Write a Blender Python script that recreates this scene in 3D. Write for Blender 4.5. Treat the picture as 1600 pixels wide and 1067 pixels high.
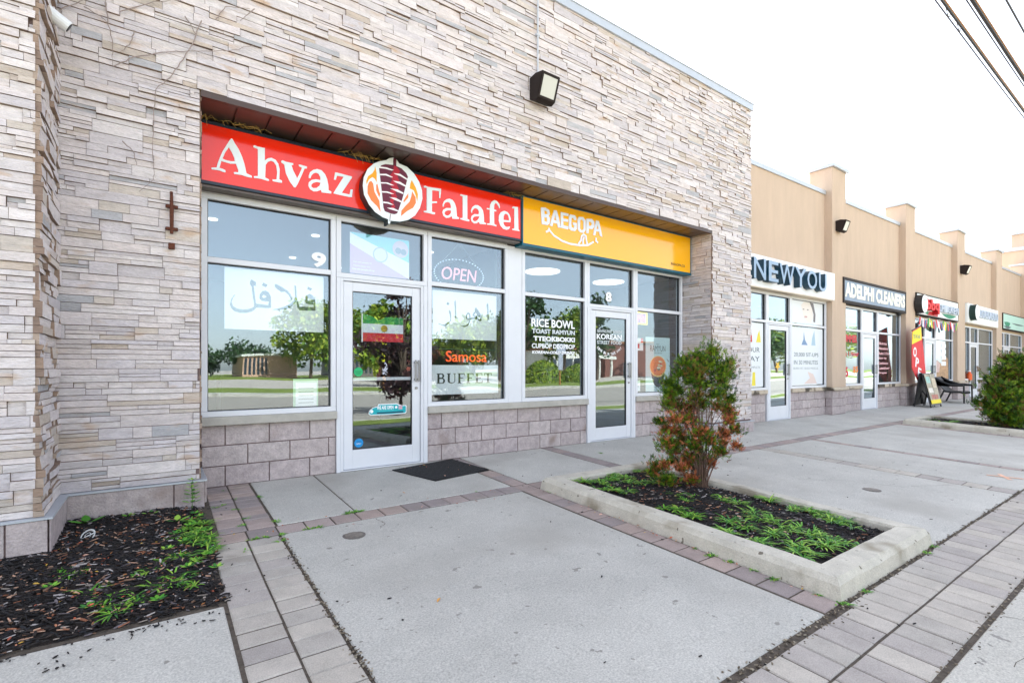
import bpy, math, random
from mathutils import Vector, Matrix, noise
for o in list(bpy.data.objects): bpy.data.objects.remove(o)
S = bpy.context.scene; COL = S.collection
R = math.radians
# ---------------------------------------------------------------- camera
YAW = math.atan(778/1095)
cd = bpy.data.cameras.new('camera'); cam = bpy.data.objects.new('camera', cd); COL.objects.link(cam)
cd.sensor_width = 36; cd.lens = 778/1600*36; cd.shift_y = 41.5/1600
cd.clip_start = .05; cd.clip_end = 2000
cam.location = (0, -5.85, 1.15); cam.rotation_euler = (R(90), 0, -YAW)
S.camera = cam
# ---------------------------------------------------------------- light
SUN_EL, SUN_AZ = 45, 16           # the sun stands behind the building
w = bpy.data.worlds.new('World'); S.world = w; w.use_nodes = True
nt = w.node_tree; nt.nodes.clear()
sky = nt.nodes.new('ShaderNodeTexSky'); sky.sky_type = 'NISHITA'; sky.sun_disc = False
sky.sun_elevation = R(SUN_EL); sky.sun_rotation = R(SUN_AZ)
sky.air_density = 1.0; sky.dust_density = 1.2; sky.ozone_density = 1.0; sky.altitude = 100
bg = nt.nodes.new('ShaderNodeBackground'); bg.inputs[1].default_value = .15
wo = nt.nodes.new('ShaderNodeOutputWorld')
hs = nt.nodes.new('ShaderNodeHueSaturation'); hs.inputs['Saturation'].default_value = .42; nt.links.new(sky.outputs[0], hs.inputs['Color']); nt.links.new(hs.outputs[0], bg.inputs[0]); nt.links.new(bg.outputs[0], wo.inputs[0])
sl = bpy.data.lights.new('sun', 'SUN'); sl.energy = 5.0; sl.angle = R(.5); sl.color = (1, .95, .87)
so = bpy.data.objects.new('sun', sl); COL.objects.link(so)
az, el = R(SUN_AZ), R(SUN_EL)
sd = Vector((math.sin(az)*math.cos(el), math.cos(az)*math.cos(el), math.sin(el)))
so.rotation_euler = sd.to_track_quat('Z', 'Y').to_euler(); so.location = (0, 0, 30)
S.view_settings.view_transform = 'Standard'; S.view_settings.look = 'None'
S.view_settings.exposure = 1.95; S.view_settings.gamma = 1
S.render.engine = 'CYCLES'
S.cycles.max_bounces = 8; S.cycles.transparent_max_bounces = 24; S.cycles.caustics_reflective = False; S.cycles.caustics_refractive = False
# ---------------------------------------------------------------- helpers
def sr(r, g, b):
    f = lambda c: (c/255/12.92) if c/255 <= .04045 else ((c/255+.055)/1.055)**2.4
    return (f(r), f(g), f(b))
def mat(name, base=(.5, .5, .5), rough=.8, attr=False, nscale=0, namt=.2, bump=0, bscale=60, metal=0, emit=None, estr=0, spec=.5, stretch=(1, 1, 1), n2=0, n2scale=1.2, coat=0, stain=None, stain2=None):
    m = bpy.data.materials.new(name); m.use_nodes = True; t = m.node_tree; N = t.nodes; L = t.links
    b = N['Principled BSDF']; b.inputs['Roughness'].default_value = rough; b.inputs['Metallic'].default_value = metal
    b.inputs['Specular IOR Level'].default_value = spec
    if coat: b.inputs['Coat Weight'].default_value = coat; b.inputs['Coat Roughness'].default_value = .03
    tc = N.new('ShaderNodeTexCoord'); mp = N.new('ShaderNodeMapping'); mp.inputs[3].default_value = stretch
    L.new(tc.outputs['Object'], mp.inputs[0])
    if attr:
        a = N.new('ShaderNodeAttribute'); a.attribute_name = 'col'; cur = a.outputs[0]
    else:
        rgb = N.new('ShaderNodeRGB'); rgb.outputs[0].default_value = (*base, 1); cur = rgb.outputs[0]
    def mulnoise(cur, sc, amt, det=5, bias=1.0):
        n = N.new('ShaderNodeTexNoise'); n.inputs['Scale'].default_value = sc; n.inputs['Detail'].default_value = det; n.inputs['Roughness'].default_value = .65
        L.new(mp.outputs[0], n.inputs['Vector'])
        r = N.new('ShaderNodeMapRange'); r.inputs[1].default_value = .3; r.inputs[2].default_value = .7
        r.inputs[3].default_value = bias-amt; r.inputs[4].default_value = bias+amt; L.new(n.outputs[0], r.inputs[0])
        mx = N.new('ShaderNodeVectorMath'); mx.operation = 'SCALE'; L.new(cur, mx.inputs[0]); L.new(r.outputs[0], mx.inputs['Scale'])
        return mx.outputs[0]
    if nscale: cur = mulnoise(cur, nscale, namt)
    if n2: cur = mulnoise(cur, n2scale, n2, 4)
    for stain in [q for q in (stain, stain2) if q]:
        n = N.new('ShaderNodeTexNoise'); n.inputs['Scale'].default_value = stain[1]; n.inputs['Detail'].default_value = 3
        L.new(mp.outputs[0], n.inputs['Vector'])
        r = N.new('ShaderNodeMapRange'); r.inputs[1].default_value = stain[2]; r.inputs[2].default_value = stain[2]+(stain[3] if len(stain) > 3 else .07); L.new(n.outputs[0], r.inputs[0])
        mx = N.new('ShaderNodeMix'); mx.data_type = 'RGBA'; L.new(r.outputs[0], mx.inputs[0]); L.new(cur, mx.inputs[6]); mx.inputs[7].default_value = (*stain[0], 1)
        cur = mx.outputs[2]
    L.new(cur, b.inputs['Base Color'])
    if bump:
        n = N.new('ShaderNodeTexNoise'); n.inputs['Scale'].default_value = bscale; n.inputs['Detail'].default_value = 6
        L.new(mp.outputs[0], n.inputs['Vector'])
        bp = N.new('ShaderNodeBump'); bp.inputs['Strength'].default_value = bump; bp.inputs['Distance'].default_value = .01
        L.new(n.outputs[0], bp.inputs['Height']); L.new(bp.outputs[0], b.inputs['Normal'])
    if emit: b.inputs['Emission Color'].default_value = (*emit, 1); b.inputs['Emission Strength'].default_value = estr
    return m
def mat_glass(name, refl=.112, tint=(.97, .99, .99), wav=.012):
    m = bpy.data.materials.new(name); m.use_nodes = True; t = m.node_tree; N = t.nodes; L = t.links; N.clear()
    o = N.new('ShaderNodeOutputMaterial'); mx = N.new('ShaderNodeMixShader'); tr = N.new('ShaderNodeBsdfTransparent'); gl = N.new('ShaderNodeBsdfGlossy')
    tr.inputs[0].default_value = (*tint, 1); gl.inputs['Roughness'].default_value = 0; gl.inputs[0].default_value = (.76, .9, 1, 1)
    fr = N.new('ShaderNodeLayerWeight'); fr.inputs[0].default_value = .5
    pw = N.new('ShaderNodeMath'); pw.operation = 'POWER'; pw.inputs[1].default_value = 4; L.new(fr.outputs['Facing'], pw.inputs[0])
    ma = N.new('ShaderNodeMath'); ma.operation = 'MULTIPLY_ADD'; ma.inputs[1].default_value = .75; ma.inputs[2].default_value = refl; ma.use_clamp = True
    L.new(pw.outputs[0], ma.inputs[0]); L.new(ma.outputs[0], mx.inputs[0]); L.new(tr.outputs[0], mx.inputs[1]); L.new(gl.outputs[0], mx.inputs[2]); L.new(mx.outputs[0], o.inputs[0])
    tc = N.new('ShaderNodeTexCoord'); n = N.new('ShaderNodeTexNoise'); n.inputs['Scale'].default_value = 1.3; n.inputs['Detail'].default_value = 0
    bp = N.new('ShaderNodeBump'); bp.inputs['Strength'].default_value = wav; bp.inputs['Distance'].default_value = .25
    L.new(tc.outputs['Object'], n.inputs[0]); L.new(n.outputs[0], bp.inputs['Height']); L.new(bp.outputs[0], gl.inputs['Normal'])
    return m
def jit(c, a, rng): 
    k = 1+rng.uniform(-a, a); return tuple(min(1, max(0, x*k)) for x in c)

class MB:
    def __init__(s): s.v = []; s.f = []; s.c = []
    def face(s, pts, c=None):
        n = len(s.v); s.v += [tuple(p) for p in pts]; s.f.append(tuple(range(n, n+len(pts)))); s.c.append(c)
    def add(s, vs, fs, c=None):
        n = len(s.v); s.v += [tuple(p) for p in vs]
        for f in fs: s.f.append(tuple(i+n for i in f)); s.c.append(c)
        return s
    def box(s, x0, x1, y0, y1, z0, z1, c=None, ch=0):
        if ch:
            vs = []
            for sx, xx in ((1, x0), (-1, x1)):
                for sy, yy in ((1, y0), (-1, y1)):
                    for sz, zz in ((1, z0), (-1, z1)):
                        vs += [(xx+sx*ch, yy+sy*ch, zz), (xx+sx*ch, yy, zz+sz*ch), (xx, yy+sy*ch, zz+sz*ch)]
            # hull through bmesh-free table
            I = lambda a, b, c_, k: (a*4+b*2+c_)*3+k
            fs = [(I(0,0,0,0), I(0,1,0,0), I(1,1,0,0), I(1,0,0,0)), (I(0,0,1,0), I(1,0,1,0), I(1,1,1,0), I(0,1,1,0)),
                  (I(0,0,0,1), I(1,0,0,1), I(1,0,1,1), I(0,0,1,1)), (I(0,1,0,1), I(0,1,1,1), I(1,1,1,1), I(1,1,0,1)),
                  (I(0,0,0,2), I(0,0,1,2), I(0,1,1,2), I(0,1,0,2)), (I(1,0,0,2), I(1,1,0,2), I(1,1,1,2), I(1,0,1,2))]
            for a in (0, 1):
                for b in (0, 1):
                    fs.append((I(0,a,b,0), I(1,a,b,0), I(1,a,b,1), I(0,a,b,1)))
                    fs.append((I(a,0,b,0), I(a,1,b,0), I(a,1,b,2), I(a,0,b,2)))
                    fs.append((I(a,b,0,1), I(a,b,1,1), I(a,b,1,2), I(a,b,0,2)))
                    for d in (0, 1): fs.append((I(a,b,d,0), I(a,b,d,1), I(a,b,d,2)))
            return s.add(vs, fs, c)
        return s.add([(x0,y0,z0),(x1,y0,z0),(x1,y1,z0),(x0,y1,z0),(x0,y0,z1),(x1,y0,z1),(x1,y1,z1),(x0,y1,z1)],
              [(0,3,2,1),(4,5,6,7),(0,1,5,4),(1,2,6,5),(2,3,7,6),(3,0,4,7)], c)
    def prism(s, pts, d, c=None):            # pts: 3-D loop, d: extrusion vector
        n = len(pts); d = Vector(d); P = [Vector(p) for p in pts]
        return s.add([*P, *[p+d for p in P]], [tuple(range(n))[::-1], tuple(range(n, 2*n))]+[(i, (i+1) % n, n+(i+1) % n, n+i) for i in range(n)], c)
    def tube(s, path, r, n=8, c=None, cap=True):
        P = [Vector(p) for p in path]; rs = r if isinstance(r, (list, tuple)) else [r]*len(P); vs = []; fs = []
        up = Vector((0, 0, 1))
        for i, p in enumerate(P):
            t = (P[min(i+1, len(P)-1)]-P[max(i-1, 0)]).normalized()
            a = t.cross(up)
            if a.length < .05: a = t.cross(Vector((1, 0, 0)))
            a.normalize(); b = t.cross(a)
            for k in range(n): th = 2*math.pi*k/n; vs.append(p+(a*math.cos(th)+b*math.sin(th))*rs[i])
        for i in range(len(P)-1):
            for k in range(n): fs.append((i*n+k, i*n+(k+1) % n, (i+1)*n+(k+1) % n, (i+1)*n+k))
        if cap: fs += [tuple(range(n))[::-1], tuple(range((len(P)-1)*n, len(P)*n))]
        return s.add(vs, fs, c)
    def build(s, name, m, parent=None, smooth=False, origin=None):
        me = bpy.data.meshes.new(name)
        off = Vector(parent['_o'][:]) if parent is not None and '_o' in parent else (Vector(origin) if origin else Vector((0, 0, 0)))
        vs = [tuple(Vector(v)-off) for v in s.v]
        me.from_pydata(vs, [], s.f); me.update()
        if any(c is not None for c in s.c):
            at = me.color_attributes.new('col', 'FLOAT_COLOR', 'CORNER'); data = []
            for p, c in zip(me.polygons, s.c):
                cc = c or (.5, .5, .5)
                data += [cc[0], cc[1], cc[2], 1.0]*p.loop_total
            at.data.foreach_set('color', data)
        if smooth: me.polygons.foreach_set('use_smooth', [True]*len(me.polygons))
        me.materials.append(m)
        o = bpy.data.objects.new(name, me); COL.objects.link(o)
        if parent is not None: o.parent = parent
        if origin: o.location = origin
        o['_o'] = [float(x) for x in off]
        return o
def tag(o, label=None, cat=None, group=None, kind=None):
    if label: o['label'] = label
    if cat: o['category'] = cat
    if group: o['group'] = group
    if kind: o['kind'] = kind
    return o
def thing(name, label, cat, loc=(0, 0, 0), group=None):
    o = bpy.data.objects.new(name, None); COL.objects.link(o); o.location = loc; o['_o'] = [float(x) for x in loc]; o.empty_display_size = .1
    return tag(o, label, cat, group)
def copy_tree(o, parent=None, group=None):
    c = o.copy(); COL.objects.link(c); c.parent = parent
    for ch in [k for k in bpy.data.objects if k.parent == o]: copy_tree(ch, c)
    return c
def link_mesh(me, name, m, parent):
    me.materials.clear(); me.materials.append(m)
    off = Vector(parent['_o'][:]) if parent is not None and '_o' in parent else Vector((0, 0, 0))
    for v in me.vertices: v.co -= off
    o = bpy.data.objects.new(name, me); COL.objects.link(o)
    if parent is not None: o.parent = parent; o['_o'] = [float(x) for x in off]
    return o
def curve_mesh(cu):
    ob = bpy.data.objects.new('tmp', cu); COL.objects.link(ob); bpy.context.view_layer.update()
    me = bpy.data.meshes.new_from_object(ob.evaluated_get(bpy.context.evaluated_depsgraph_get()))
    bpy.data.objects.remove(ob); return me
def glyph(loops, y, thick, name, m, parent, shift=0):      # loops of (x, z) on a wall plane; front face at y, solid going back
    cu = bpy.data.curves.new('g', 'CURVE'); cu.dimensions = '2D'; cu.fill_mode = 'BOTH'; cu.extrude = thick/2
    for lp in loops:
        sp = cu.splines.new('POLY'); sp.points.add(len(lp)-1); sp.use_cyclic_u = True
        for p, (x, z) in zip(sp.points, lp): p.co = (x, z, 0, 1)
    me = curve_mesh(cu)
    for v in me.vertices: v.co = Vector((v.co.x, y+thick/2-v.co.z, v.co.y))
    return link_mesh(me, name, m, parent)
def text(s, x0, x1, z0, z1, y, thick, name, m, parent=None, bold=0, shear=0, M=None, fitx=True):
    cu = bpy.data.curves.new('t', 'FONT'); cu.body = s; cu.extrude = .5; cu.offset = bold; cu.shear = shear; cu.resolution_u = 3
    me = curve_mesh(cu)
    xs = [v.co.x for v in me.vertices]; ys = [v.co.y for v in me.vertices]
    ax, bx, ay, by = min(xs), max(xs), min(ys), max(ys)
    kz = (z1-z0)/(by-ay); kx = (x1-x0)/(bx-ax) if fitx else kz
    for v in me.vertices:
        p = Vector((x0+(v.co.x-ax)*kx, y+(.5-v.co.z)*thick, z0+(v.co.y-ay)*kz)); v.co = M @ p if M else p
    return link_mesh(me, name, m, parent)
def plate(x0, x1, z0, z1, y, thick, name, m, parent=None, c=None):
    b = MB(); b.box(x0, x1, y, y+thick, z0, z1, c); return b.build(name, m, parent)
def stroke2(path, wd, y, th, name, m, parent):
    b = MB()
    for k, (p, q) in enumerate(zip(path, path[1:])):
        d = Vector((q[0]-p[0], 0, q[1]-p[1])); n = Vector((-d.z, 0, d.x)).normalized()*wd/2; e = d.normalized()*wd*.2
        a = Vector((p[0], y-k*.0003, p[1]))-e; c = Vector((q[0], y-k*.0003, q[1]))+e
        b.prism([a-n, c-n, c+n, a+n][::-1], (0, th, 0))
    return b.build(name, m, parent)
def zg(y):
    if y > 0: return -.05
    if y > -6.4: return -.05+.04*y
    return -.306
# ---------------------------------------------------------------- materials
M = {}
M['stone'] = mat('ledge_stone', attr=True, rough=.85, nscale=9, namt=.13, stain=(sr(190, 164, 142), 3.1, .60, .15), stretch=(1, 1, 3), bump=.9, bscale=28, n2=.09, n2scale=40)
M['block'] = mat('split_block', attr=True, rough=.9, nscale=14, namt=.2, stain=(sr(150, 134, 128), 2.3, .62, .15), bump=.8, bscale=55, n2=.12, n2scale=90)
M['mortar'] = mat('mortar', sr(118, 100, 98), .95, nscale=40)
M['conc'] = mat('slab_concrete', attr=True, rough=.9, nscale=1.6, namt=.11, n2=.3, n2scale=110, stain=(sr(142, 138, 132), 13, .69, .02), stain2=(sr(163, 158, 150), .9, .53, .3), bump=.25, bscale=220)
M['kerb'] = mat('kerb_concrete', sr(194, 188, 175), .9, nscale=5, namt=.16, stain=(sr(150, 141, 124), 2.6, .56, .14), stain2=(sr(120, 112, 100), 17, .68, .03), n2=.14, n2scale=120, bump=.6, bscale=60)
M['paver'] = mat('paver', attr=True, rough=.9, nscale=6, namt=.12, stain=(sr(140, 131, 120), 2.1, .60, .2), n2=.22, n2scale=170, bump=.35, bscale=200)
M['joint'] = mat('joint_dirt', sr(84, 75, 66), .95, nscale=30, namt=.4, bump=.6)
M['asphalt'] = mat('asphalt', sr(166, 156, 144), .9, nscale=2, namt=.12, n2=.2, n2scale=60)
M['lot'] = mat('lot_paving', sr(194, 182, 168), .9, nscale=.4, namt=.1)
M['white'] = mat('white_aluminium', sr(218, 220, 226), .38, nscale=3, namt=.03)
M['gasket'] = mat('black_gasket', (.02, .02, .022), .6)
M['sill'] = mat('sill_stone', sr(176, 172, 164), .85, nscale=7, namt=.12, bump=.4, bscale=60)
M['sill_st'] = mat('stained_cap_stone', sr(190, 176, 158), .9, nscale=12, namt=.15, bump=.6, bscale=40, stain=(sr(84, 76, 66), 2.2, .5))
M['flash'] = mat('grey_flashing', sr(184, 190, 198), .4, nscale=4, namt=.05, metal=.3)
M['soffit'] = mat('brown_soffit_metal', sr(88, 76, 70), .35, metal=.3, nscale=2, namt=.08)
M['soffitb'] = mat('brown_trim', sr(70, 52, 44), .4)
M['stucco'] = mat('tan_stucco', sr(194, 172, 152), .9, nscale=3, namt=.07, stretch=(1, 1, .25), n2=.05, n2scale=160, bump=.25, bscale=240)
M['stuccod'] = mat('tan_stucco_head', sr(198, 176, 146), .9)
M['room_b'] = mat('brightened_room_paint', sr(214, 214, 210), .9)  # room paint made lighter so the row's windows look brightly lit
M['room'] = mat('room_paint', sr(120, 122, 124), .9)
M['floor'] = mat('room_floor', sr(96, 92, 88), .5)
M['ceil'] = mat('room_ceiling', sr(200, 200, 198), .9)
M['glass'] = mat_glass('window_glass'); M['glass_b'] = mat_glass('bright_window_glass', refl=.21)
M['black'] = mat('black_paint', (.018, .018, .02), .45)
M['steel'] = mat('brushed_steel', sr(150, 152, 156), .3, metal=.9)
M['lamp_on'] = mat('lit_lamp', (.9, .9, .9), .5, emit=(1, .96, .9), estr=.5)
M['mulch'] = mat('mulch_chips', attr=True, rough=.85, nscale=30, namt=.25)
M['soil'] = mat('dark_soil', sr(34, 26, 22), .95, nscale=20, namt=.4, bump=.8, bscale=40)
M['leaf'] = mat('leaf', attr=True, rough=.55, spec=.3)
M['bark'] = mat('bark', attr=True, rough=.9, nscale=40, namt=.3)
M['paper'] = mat('white_paper', sr(236, 240, 242), .7)
M['pw'] = mat('white_vinyl', sr(240, 242, 245), .5)
M['ink'] = mat('black_ink', sr(38, 44, 40), .6)
M['grey'] = mat('grey_ink', sr(150, 158, 160), .6)
def simple(n, c, **k):
    if n not in M: M[n] = mat(n, sr(*c), k.pop('rough', .6), **k)
    return M[n]
# ---------------------------------------------------------------- ground
rng = random.Random(3)
g = MB(); g.face([(-400, -9, -.43), (400, -9, -.43), (400, 400, -.43), (-400, 400, -.43)][::1]); g.build('ground', M['joint']); tag(bpy.data.objects['ground'], 'bare dirt ground under the plaza', 'ground', kind='structure')
def sheet(name, rects, m, label, zoff=0, flat=None, cat='ground', kind='structure'):
    b = MB()
    for x0, x1, y0, y1 in rects:
        z = (lambda y: flat) if flat is not None else (lambda y: zg(y)+zoff)
        ys = [y0]+[k for k in (-6.4, 0) if y0 < k < y1]+[y1]
        for a, c in zip(ys, ys[1:]): b.face([(x0, a, z(a)), (x1, a, z(a)), (x1, c, z(c)), (x0, c, z(c))])
    o = b.build(name, m); return tag(o, label, cat, kind=kind)
sheet('joint_soil', [(-12, 60, -8, 0)], M['joint'], 'dark dirt filling the joints of the paving', -.007)
b_ = MB(); b_.face([(-400, -24.3, -.425), (400, -24.3, -.425), (400, -8.2, -.425), (-400, -8.2, -.425)]); tag(b_.build('road', M['asphalt']), 'grey asphalt road past the plaza', 'road', kind='structure')
g = MB()
g.face([(-400, -400, -.43), (400, -400, -.43), (400, -34, -.43), (-400, -34, -.43)]); tag(g.build('parking_lot', M['lot']), 'pale paved lot across the road', 'parking lot', kind='structure')
M['verge'] = mat('grass_verge', sr(120, 134, 50), .95, nscale=25, namt=.3, n2=.3, n2scale=1.5)
g = MB(); g.box(-400, 400, -8, -6.9, -.6, -.305); g.box(-400, 400, -33.9, -26, -.6, -.28); g.box(-400, 400, -130, -72, -.6, -.3)
tag(g.build('grass_strip', M['verge']), 'mown grass strips beside the road', 'grass', kind='structure')
g = MB(); g.box(-400, 400, -8.2, -8, -.6, -.29); g.box(-400, 400, -26, -24.3, -.6, -.27); g.box(-400, 400, -34.1, -33.9, -.6, -.27); tag(g.build('road_kerb', M['kerb']), 'concrete kerbs along the road', 'kerb', kind='structure')

def slab(b, x0, x1, y0, y1, c, ch=.006, gap=.006, dz=0, t=.05, skew=None):
    x0 += gap; x1 -= gap; y0 += gap; y1 -= gap
    dz4 = [dz+rng.uniform(-.001, .001) for _ in range(4)]
    pts = [(x0, y0), (x1, y0), (x1, y1), (x0, y1)]
    top = [(x+(ch if i in (0, 3) else -ch), y+(ch if i < 2 else -ch), zg(y)+dz4[i]) for i, (x, y) in enumerate(pts)]
    mid = [(x, y, zg(y)+dz4[i]-ch) for i, (x, y) in enumerate(pts)]
    bot = [(x, y, zg(y)-t) for x, y in pts]
    fs = [(0, 1, 2, 3)]
    for i in range(4):
        j = (i+1) % 4; fs += [(4+i, 4+j, j, i), (8+i, 8+j, 4+j, 4+i)]
    b.add(top+mid+bot, fs, c)
CG = sr(184, 181, 174)
b = MB()
slabs = [(.78, 1.42, -1.5, 0), (1.42, 3.08, -1.5, 0), (3.29, 4.68, -1.5, 0), (4.9, 7.0, -1.5, 0), (7.0, 9.46, -1.5, -.0), (9.46, 11.2, -1.5, 0), (11.2, 13.6, -1.5, 0), (13.6, 16.4, -1.5, 0), (16.4, 19.2, -1.5, 0), (19.2, 22.2, -1.5, 0), (22.2, 26, -1.5, 0), (26, 30, -1.5, 0), (30, 37, -1.5, 0),
    (.76, 3.06, -4.592, -1.72), (4.97, 7.66, -4.592, -1.72), (7.94, 9.42, -4.592, -1.72), (9.6, 11.7, -4.592, -1.72), (11.7, 13.58, -4.592, -1.72), (15.52, 19.6, -4.592, -1.72), (19.6, 23.6, -4.592, -1.72), (23.6, 30, -4.592, -1.72), (30, 37, -4.592, -1.72),
    (-1.4, .3, -6.0, -2.69), (-4.4, -1.4, -6.0, -2.69), (-9, -4.4, -6, -2.69)]
for s_ in slabs: slab(b, *s_, jit(CG, .035, rng))
for i, x in enumerate([-9, -7, -5, -3, -1, 1.0, 2.55, 4.45, 6.4, 8.4, 10.4, 12.4, 14.4, 16.4, 19, 22, 26, 30, 36]):
    x2 = [-9, -7, -5, -3, -1, 1.0, 2.55, 4.45, 6.4, 8.4, 10.4, 12.4, 14.4, 16.4, 19, 22, 26, 30, 36, 44][i+1]
    slab(b, x, x2, -6.9, -5.132 if x >= .9 else -6.02, jit(sr(186, 182, 173), .05, rng), ch=.01, gap=.008)
tag(b.build('sidewalk', M['conc']), 'pale grey broom finished concrete slabs', 'sidewalk', kind='structure')
# pavers
b = MB(); PK = [sr(160, 144, 138), sr(150, 138, 135), sr(168, 150, 142), sr(146, 135, 133), sr(164, 149, 144)]; GR = [sr(178, 170, 161), sr(172, 165, 157), sr(182, 174, 164), sr(168, 160, 154)]
def pv(x0, x1, y0, y1, pal): slab(b, x0, x1, y0, y1, jit(rng.choice(pal), .05, rng), ch=.006, gap=.005, dz=rng.uniform(-.003, .003), t=.04)
def run_x(x0, x1, y0, y1, stp, pal):
    n = round((x1-x0)/stp)
    for i in range(n): pv(x0+i*(x1-x0)/n, x0+(i+1)*(x1-x0)/n, y0, y1, pal)
def run_y(x0, x1, y0, y1, stp, pal):
    n = round((y1-y0)/stp)
    for i in range(n): pv(x0, x1, y0+i*(y1-y0)/n, y0+(i+1)*(y1-y0)/n, pal)
run_y(.31, .533, -5.1, -1.72, .15, GR); run_y(.534, .753, -5.1, -1.72, .152, GR)
run_y(.37, .57, -1.5, -.02, .125, PK); run_y(.57, .77, -1.5, -.02, .125, PK)
run_x(.34, 3.08, -1.71, -1.51, .21, PK); run_x(3.08, 37, -1.71, -1.51, .21, PK)
run_y(3.08, 3.28, -4.58, -1.72, .2, PK); run_y(3.09, 3.28, -1.5, -.02, .2, PK); run_y(4.69, 4.89, -1.5, -.02, .2, PK)
run_y(7.68, 7.92, -4.58, -1.72, .22, GR); run_y(9.44, 9.58, -4.58, -1.72, .22, PK); run_y(13.6, 13.8, -4.58, -1.72, .2, PK)
run_x(.76, 3.3, -4.86, -4.63, .172, GR); run_x(3.3, 40, -4.86, -4.604, .172, GR); run_x(.76, 40, -5.12, -4.861, .172, GR)
tag(b.build('brick_paving', M['paver']), 'bands of grey and mauve pavers between the slabs', 'paving', kind='structure')

b = MB(); rc = random.Random(44)           # hairline cracks in the old walk
for pts in ([(3.9, -5.16), (4.05, -5.4), (3.98, -5.7), (4.2, -6.1)], [(3.3, -5.3), (3.7, -5.36), (4.02, -5.42)], [(5.2, -5.16), (5.35, -5.6), (5.1, -6.3)], [(1.45, -2.0), (1.52, -1.9), (1.5, -1.75)], [(6.2, -3.0), (6.6, -3.3), (6.9, -3.8), (7.6, -4.1)]):
    fine = []
    for p, q in zip(pts, pts[1:]):
        for k in range(6): u = k/6; fine.append((p[0]+(q[0]-p[0])*u+rc.uniform(-.012, .012), p[1]+(q[1]-p[1])*u+rc.uniform(-.012, .012)))
    fine.append(pts[-1])
    for p, q in zip(fine, fine[1:]):
        wd = rc.uniform(.0012, .003); dx, dy = q[0]-p[0], q[1]-p[1]; L = math.hypot(dx, dy)+1e-6; nx, ny = -dy/L*wd, dx/L*wd
        b.face([(p[0]-nx, p[1]-ny, zg(p[1])+.003), (q[0]-nx, q[1]-ny, zg(q[1])+.003), (q[0]+nx, q[1]+ny, zg(q[1])+.003), (p[0]+nx, p[1]+ny, zg(p[1])+.003)])
tag(b.build('pavement_cracks', M['joint']), 'thin dark cracks across the concrete slabs', 'cracks', kind='structure')
# ---------------------------------------------------------------- ledge stone cladding
SC = [sr(206, 197, 197), sr(209, 202, 202), sr(202, 195, 196), sr(199, 192, 195), sr(212, 204, 203), sr(206, 196, 194), sr(196, 189, 192), sr(208, 199, 198)]
SC2 = [sr(191, 179, 169), sr(189, 175, 164), sr(194, 184, 176), sr(173, 172, 176)]
SIDE = [sr(150, 128, 112), sr(166, 148, 134), sr(134, 114, 102)]
def stones(b, umin, umax, bands, f, rg, skip=None, dmax=.028):
    """lay interlocking split stones; f(u, depth, z) -> world"""
    for (z0, z1) in bands:
        u = umin - rg.uniform(0, .4)
        while u < umax:
            ln = rg.uniform(.18, .55)
            a, e = max(u, umin), min(u+ln, umax); u += ln
            if e-a < .02: continue
            rows = rg.choice([1, 2, 2, 2, 3]) if z1-z0 > .08 else rg.choice([1, 1, 2])
            cuts = [z0]+sorted(z0+(z1-z0)*(k+rg.uniform(-.18, .18))/rows for k in range(1, rows))+[z1]
            for r0, r1 in zip(cuts, cuts[1:]):
                n = 1 if rows == 1 and rg.random() < .5 else rg.choice([1, 1, 2]); xs = [a]+([a+(e-a)*rg.uniform(.3, .7)] if n == 2 else [])+[e]
                for p, q in zip(xs, xs[1:]):
                    if q-p < .02: continue
                    d = rg.uniform(.007, dmax+.004); c = jit(rg.choice(SC2) if rg.random() < .12 else rg.choice(SC), .075, rg)
                    g_ = .0012; j = lambda: d+rg.uniform(-.005, .005)
                    m = 2 if q-p > .2 else 1
                    us = [p+g_+(q-p-2*g_)*k/m for k in range(m+1)]
                    fr = []; bk = []
                    for k, uu in enumerate(us):
                        fr.append((f(uu, j(), r0+g_+.001), f(uu, j(), r1-g_-.001)))
                        bk.append((f(uu, -.01, r0+g_), f(uu, -.01, r1-g_)))
                    V = [x for pr in fr for x in pr]+[x for pr in bk for x in pr]; o = 2*(m+1); F = []
                    for k in range(m):
                        F += [(2*k, 2*k+2, 2*k+3, 2*k+1), (o+2*k, o+2*k+2, 2*k+2, 2*k), (2*k+1, 2*k+3, o+2*k+3, o+2*k+1)]
                    F += [(0, 1, o+1, o), (2*m, o+2*m, o+2*m+1, 2*m+1)]
                    sd = SIDE[rg.randrange(3)]
                    for fi, ff in enumerate(F): b.add([V[i] for i in ff], [(0, 1, 2, 3)], c if (fi < 3*m and fi % 3 == 0) else sd)
def make_bands(z0, z1, rg):
    out = []; z = z0
    while z < z1-.05:
        h = rg.uniform(.07, .12); zz = min(z+h, z1)
        if z1-zz < .05: zz = z1
        out.append((z, zz)); z = zz
    return out
YF = -.62
rg = random.Random(11)
bl = make_bands(.165, 3.62, rg); bt = make_bands(3.62, 6.2, rg)
SB = thing('stone_clad_shop_building', 'shop building clad in pale split stone with two storefronts under red and yellow signs', 'building', (4.2, 0, -.05))
core = MB()
core.box(-.66, .30, YF, .3, -.05, 3.62); core.box(8.12, 9.42, YF, .3, -.05, 3.62); core.box(-.66, 9.42, YF, .3, 3.62, 6.2)
core.box(-14, -.66, -1.33, .3, -.05, 6.2)  # wing lengthened to the left, out of view, to block the sun
core.box(.30, 8.12, .0, .3, 2.93, 3.62)
core.box(-14, -13.7, .3, 10, -.05, 6.0); core.box(9.12, 9.42, .3, 10, -.05, 6.0); core.box(-14, 9.42, 10, 10.3, -.05, 6.0); core.box(-13.7, 9.12, .3, 10, 5.7, 6.0)  # unseen back wall and roof slab, added to keep the sun out
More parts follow.
